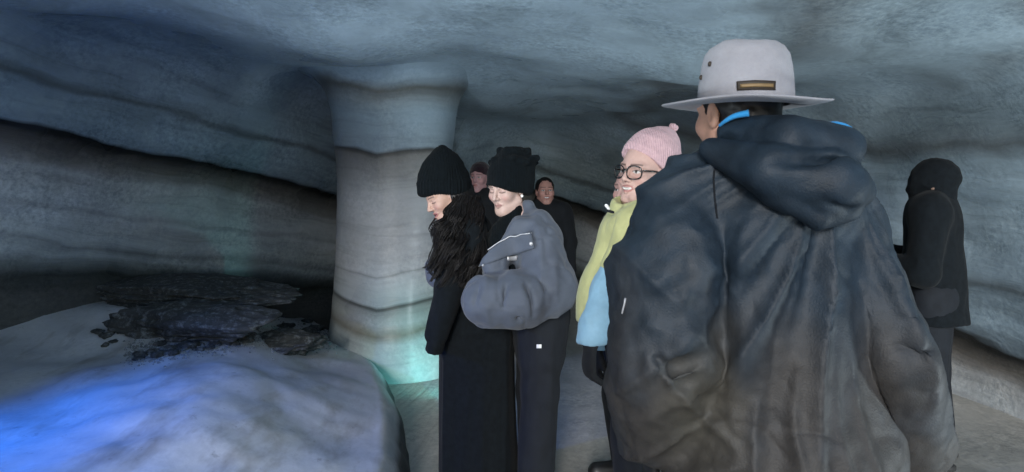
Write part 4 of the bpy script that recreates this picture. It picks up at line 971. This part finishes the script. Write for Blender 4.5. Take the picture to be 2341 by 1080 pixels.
# glasses
g = bpy.data.objects.new('glasses', None); COL.objects.link(g); g.parent = p.t
for s_ in (-1, 1):
    ring = []
    for k in range(29):
        a = 2 * math.pi * k / 28; ca, sa = math.cos(a), math.sin(a); e_ = 0.75
        l_ = s_ * 0.034 + 0.0275 * np.sign(ca) * abs(ca) ** e_; u_ = -0.001 + 0.0235 * np.sign(sa) * abs(sa) ** e_
        ring.append(fr.pt((0.104 - 6.0 * max(0, abs(l_) - 0.01) ** 2, l_, u_)))
    V, F = tube(ring, 0.0026, 6, False); p.mesh('rim', V, F, M_frame, parent=g)
    ce = np.mean(ring[:-1], axis=0); V = [ce] + ring[:-1]; p.mesh('glass_lens', V, [(0, 1 + k, 1 + (k + 1) % 28) for k in range(28)], M_lens, parent=g)
    V, F = tube([fr.pt((0.084, s_ * 0.0625, 0.008)), fr.pt((0.04, s_ * 0.076, 0.010)), fr.pt((-0.01, s_ * 0.081, 0.008))], 0.0032, 6); p.mesh('temple_arm', V, F, M_frame, parent=g)
V, F = tube(spline([fr.pt((0.105, -0.009, 0.004)), fr.pt((0.110, 0, 0.008)), fr.pt((0.105, 0.009, 0.004))], 8), 0.0031, 6); p.mesh('bridge', V, F, M_frame, parent=g)
# jacket body and sleeves
S = Solid()
S.add(cap(pt(1460, 522, Y - 0.12), pt(1472, 522, Y + 0.14), 0.085, 0.085), 0.05)
S.add(cap(pt(1452, 560, Y), pt(1438, 700, Y), 0.135, 0.165, n=(0, 1, 0), q=1.1), 0.06)
S.add(cap(pt(1430, 690, Y), pt(1428, 760, Y), 0.165, 0.165, n=(0, 1, 0), q=1.1), 0.05)
S.add(cap(pt(1462, 492, Y), pt(1450, 478, Y - 0.02), 0.086, 0.082), 0.03)
S.sub(ell(fr.pt((0.05, 0, -0.05)), (0.085, 0.075, 0.085), None, fr.R), 0.008)
S.cut(pt(1400, 742, Y), (-0.12, 0, -1))
jk, jkVF = p.solid('jacket', S, 0.009, M_yellow, folds((8, 8, 5), 0.015, 14.0))
for k, sg in ((0, -1), (1, 1)):
    S = Solid(); S.add(cap(j['sh'][k] + np.array([0, sg * 0.02, 0]), j['el'][k], 0.078, 0.062), 0.03); S.add(cap(j['el'][k], np.asarray(j['wr'][k]), 0.060, 0.044), 0.03)
    S.cut(np.asarray(j['wr'][k]) + [0, 0, -0.002], (0.0, 0, -1))
    z0 = pt(1400, 592, Y)[2]; S.cut((0, 0, z0), (0, 0, 1))
    p.solid('sleeve', S, 0.008, M_paleblue, folds((10, 10, 9), 0.010, 3.0))
    S = Solid(); S.add(cap(j['sh'][k] + np.array([0, sg * 0.02, 0]), j['el'][k], 0.081, 0.066), 0.03); S.cut((0, 0, z0 - 0.012), (0, 0, -1))
    p.solid('upper_sleeve', S, 0.008, M_yellow, folds((10, 10, 9), 0.010, 3.0))
for (a, b_, m_) in (((1386, 470), (1392, 478), M_whitetag), ((1390, 482), (1402, 486), M_charcoal)):
    S = Solid(); S.add(cap(pt(*a, Y - 0.13), pt(*b_, Y - 0.13), 0.006, 0.005), 0.004); p.solid('collar_tab', S, 0.003, m_, parent=jk)
for k in (0, 1): glove(p, j, k, M_blackcloth, (-0.08, 0.05, -1), (1, 0.2, 0), 0.45)
p.solid('trousers', trousers_solid(j, 1.05, 0.08), 0.014, M_charcoal, folds((8, 8, 2), 0.01, 2.0))
p.boots(j, (-0.95, -0.3))

# ---------------------------------------------------------------- people farther back
def bystander(px, eye_py, Y, fwd, label, coat_mat, H=None, hair='hair', hat=None, mouth='closed', skin=SKIN, sc=1.0, face=None, fres=0.004):
    ez = pt(px, eye_py, Y)
    H = ez[2] / 0.935 if H is None else H
    base = np.array([ez[0], Y + 0.03, 0.0]); p = Person(base, label)
    j = skeleton(base, H, fwd, 0.0); F_ = j['F']; j['hd'] = ((0, 0, -1),) * 2; j['hn'] = (tuple(-j['L']), tuple(j['L']))
    fr = Frame(ez - nrm(face or (fwd[0], fwd[1], 0)) * 0.02, face or (fwd[0], fwd[1], 0.02), (0, 0, 1), sc)
    p.body(fr, j, mouth=mouth, skin=skin, res=0.018, fres=fres)
    ct, vf = p.solid('coat', coat_solid(j, 1.08, 0.42, H), 0.014, coat_mat, folds((8, 8, 3), 0.012, px * 0.1))
    p.solid('trousers', trousers_solid(j, 1.0), 0.018, M_charcoal, folds((8, 8, 2), 0.01, px * 0.2))
    for k in (0, 1): glove(p, j, k, M_blackcloth, (0, 0, -1), tuple(-j['L'] if k == 0 else j['L']))
    p.boots(j, fwd)
    if hair:
        S = Solid(); S.add(ell((-0.022, 0, 0.038), (0.100, 0.082, 0.090), fr), 0.01); S.add(ell((-0.06, 0, -0.05), (0.05, 0.07, 0.07), fr), 0.02)
        S.add(cap((-0.06, -0.05, -0.06), (-0.01, -0.085, -0.17), 0.035, 0.022, fr), 0.02); S.sub(ell((0.10, 0, -0.035), (0.085, 0.062, 0.105), fr), 0.012); p.solid('hair', S, 0.008, M_hair, lambda V, N: 0.003 * fbm(V * 50, 2))
    if hat is not None:
        S = Solid(); S.add(lathe(fr.pt((-0.015, 0, 0.022)), fr.U + fr.F * -0.15, [(-0.004, 0.088), (0.01, 0.096), (0.05, 0.094), (0.085, 0.078), (0.11, 0.048), (0.12, 0.01)], (1.05, 0.92), fr.F), 0.01)
        S.sub(ell((0.11, 0, -0.03), (0.085, 0.075, 0.06), fr), 0.008); p.solid('beanie', S, 0.007, hat, lambda V, N: 0.003 * fbm(V * 22, 2))
    return p, j, fr
bystander(1247, 438, 5.6, (0.10, -1), 'bareheaded woman in black coat behind the puffer jacket', M_blackcloth, mouth='smile', skin=np.array([0.42, 0.22, 0.18]), face=(0.12, -0.98, 0.10))
bystander(1094, 408, 5.4, (-0.35, -0.94), 'person in plum beanie half hidden between the two women in black hats', M_blackcloth, hair=None, hat=M_plum, skin=np.array([0.36, 0.20, 0.20]))
bystander(1440, 436, 3.05, (-1.0, -0.12), 'dark-haired person mostly hidden behind the pink beanie woman', M_blackcloth, skin=np.array([0.40, 0.24, 0.21]), face=(-0.75, -0.66, 0.0))
# crew member in black near the right wall, arms bent round a camera
px, Y = 2140, 3.4; ez = pt(px, 420, Y); base = np.array([ez[0], Y + 0.02, 0.0])
p = Person(base, 'crew member dressed all in black standing near the right cave wall')
fwd = (-0.8, 0.6); j = skeleton(base, 1.60, fwd)
P_ = j['P']; j['el'] = [P_(0.03, 0.24, 1.00), P_(-0.02, -0.24, 1.0)]; j['wr'] = [P_(0.24, 0.13, 1.02), P_(0.24, -0.12, 1.05)]
j['hd'] = (nrm(j['F'] - 0.3 * j['L']), nrm(j['F'] + 0.3 * j['L'])); j['hn'] = ((0, 0, 1),) * 2
fr = Frame(pt(2130, 421, Y), (-0.80, 0.58, -0.10), (0, 0, 1), 1.0)
p.body(fr, j, skin=np.array([0.20, 0.13, 0.10]), female=False, res=0.018, fres=0.004)
S = coat_solid(j, 1.1, 0.45, 1.6); p.solid('coat', S, 0.013, M_blackwool, folds((8, 8, 3), 0.012, 31.0))
p.solid('trousers', trousers_solid(j, 1.0), 0.018, M_charcoal, folds((8, 8, 2), 0.01, 7.0)); p.boots(j, fwd)
for k in (0, 1): glove(p, j, k, M_leather, tuple(nrm(j['F'] * 1 + j['L'] * (-0.3 if k == 0 else 0.3))), (0, 0, 1), 0.5)
S = Solid(); S.add(ell((-0.02, 0, 0.03), (0.115, 0.093, 0.105), fr), 0.01); S.add(cap((-0.03, 0, -0.07), (0.06, 0, -0.10), 0.075, 0.055, fr), 0.03); S.add(ell((0.034, 0, -0.025), (0.082, 0.076, 0.092), fr), 0.02); S.add(cap((0.09, 0, 0.0), (0.108, 0, -0.022), 0.012, 0.014, fr), 0.015)
p.solid('balaclava', S, 0.007, M_blackwool, lambda V, N: 0.003 * fbm(V * 30, 2))
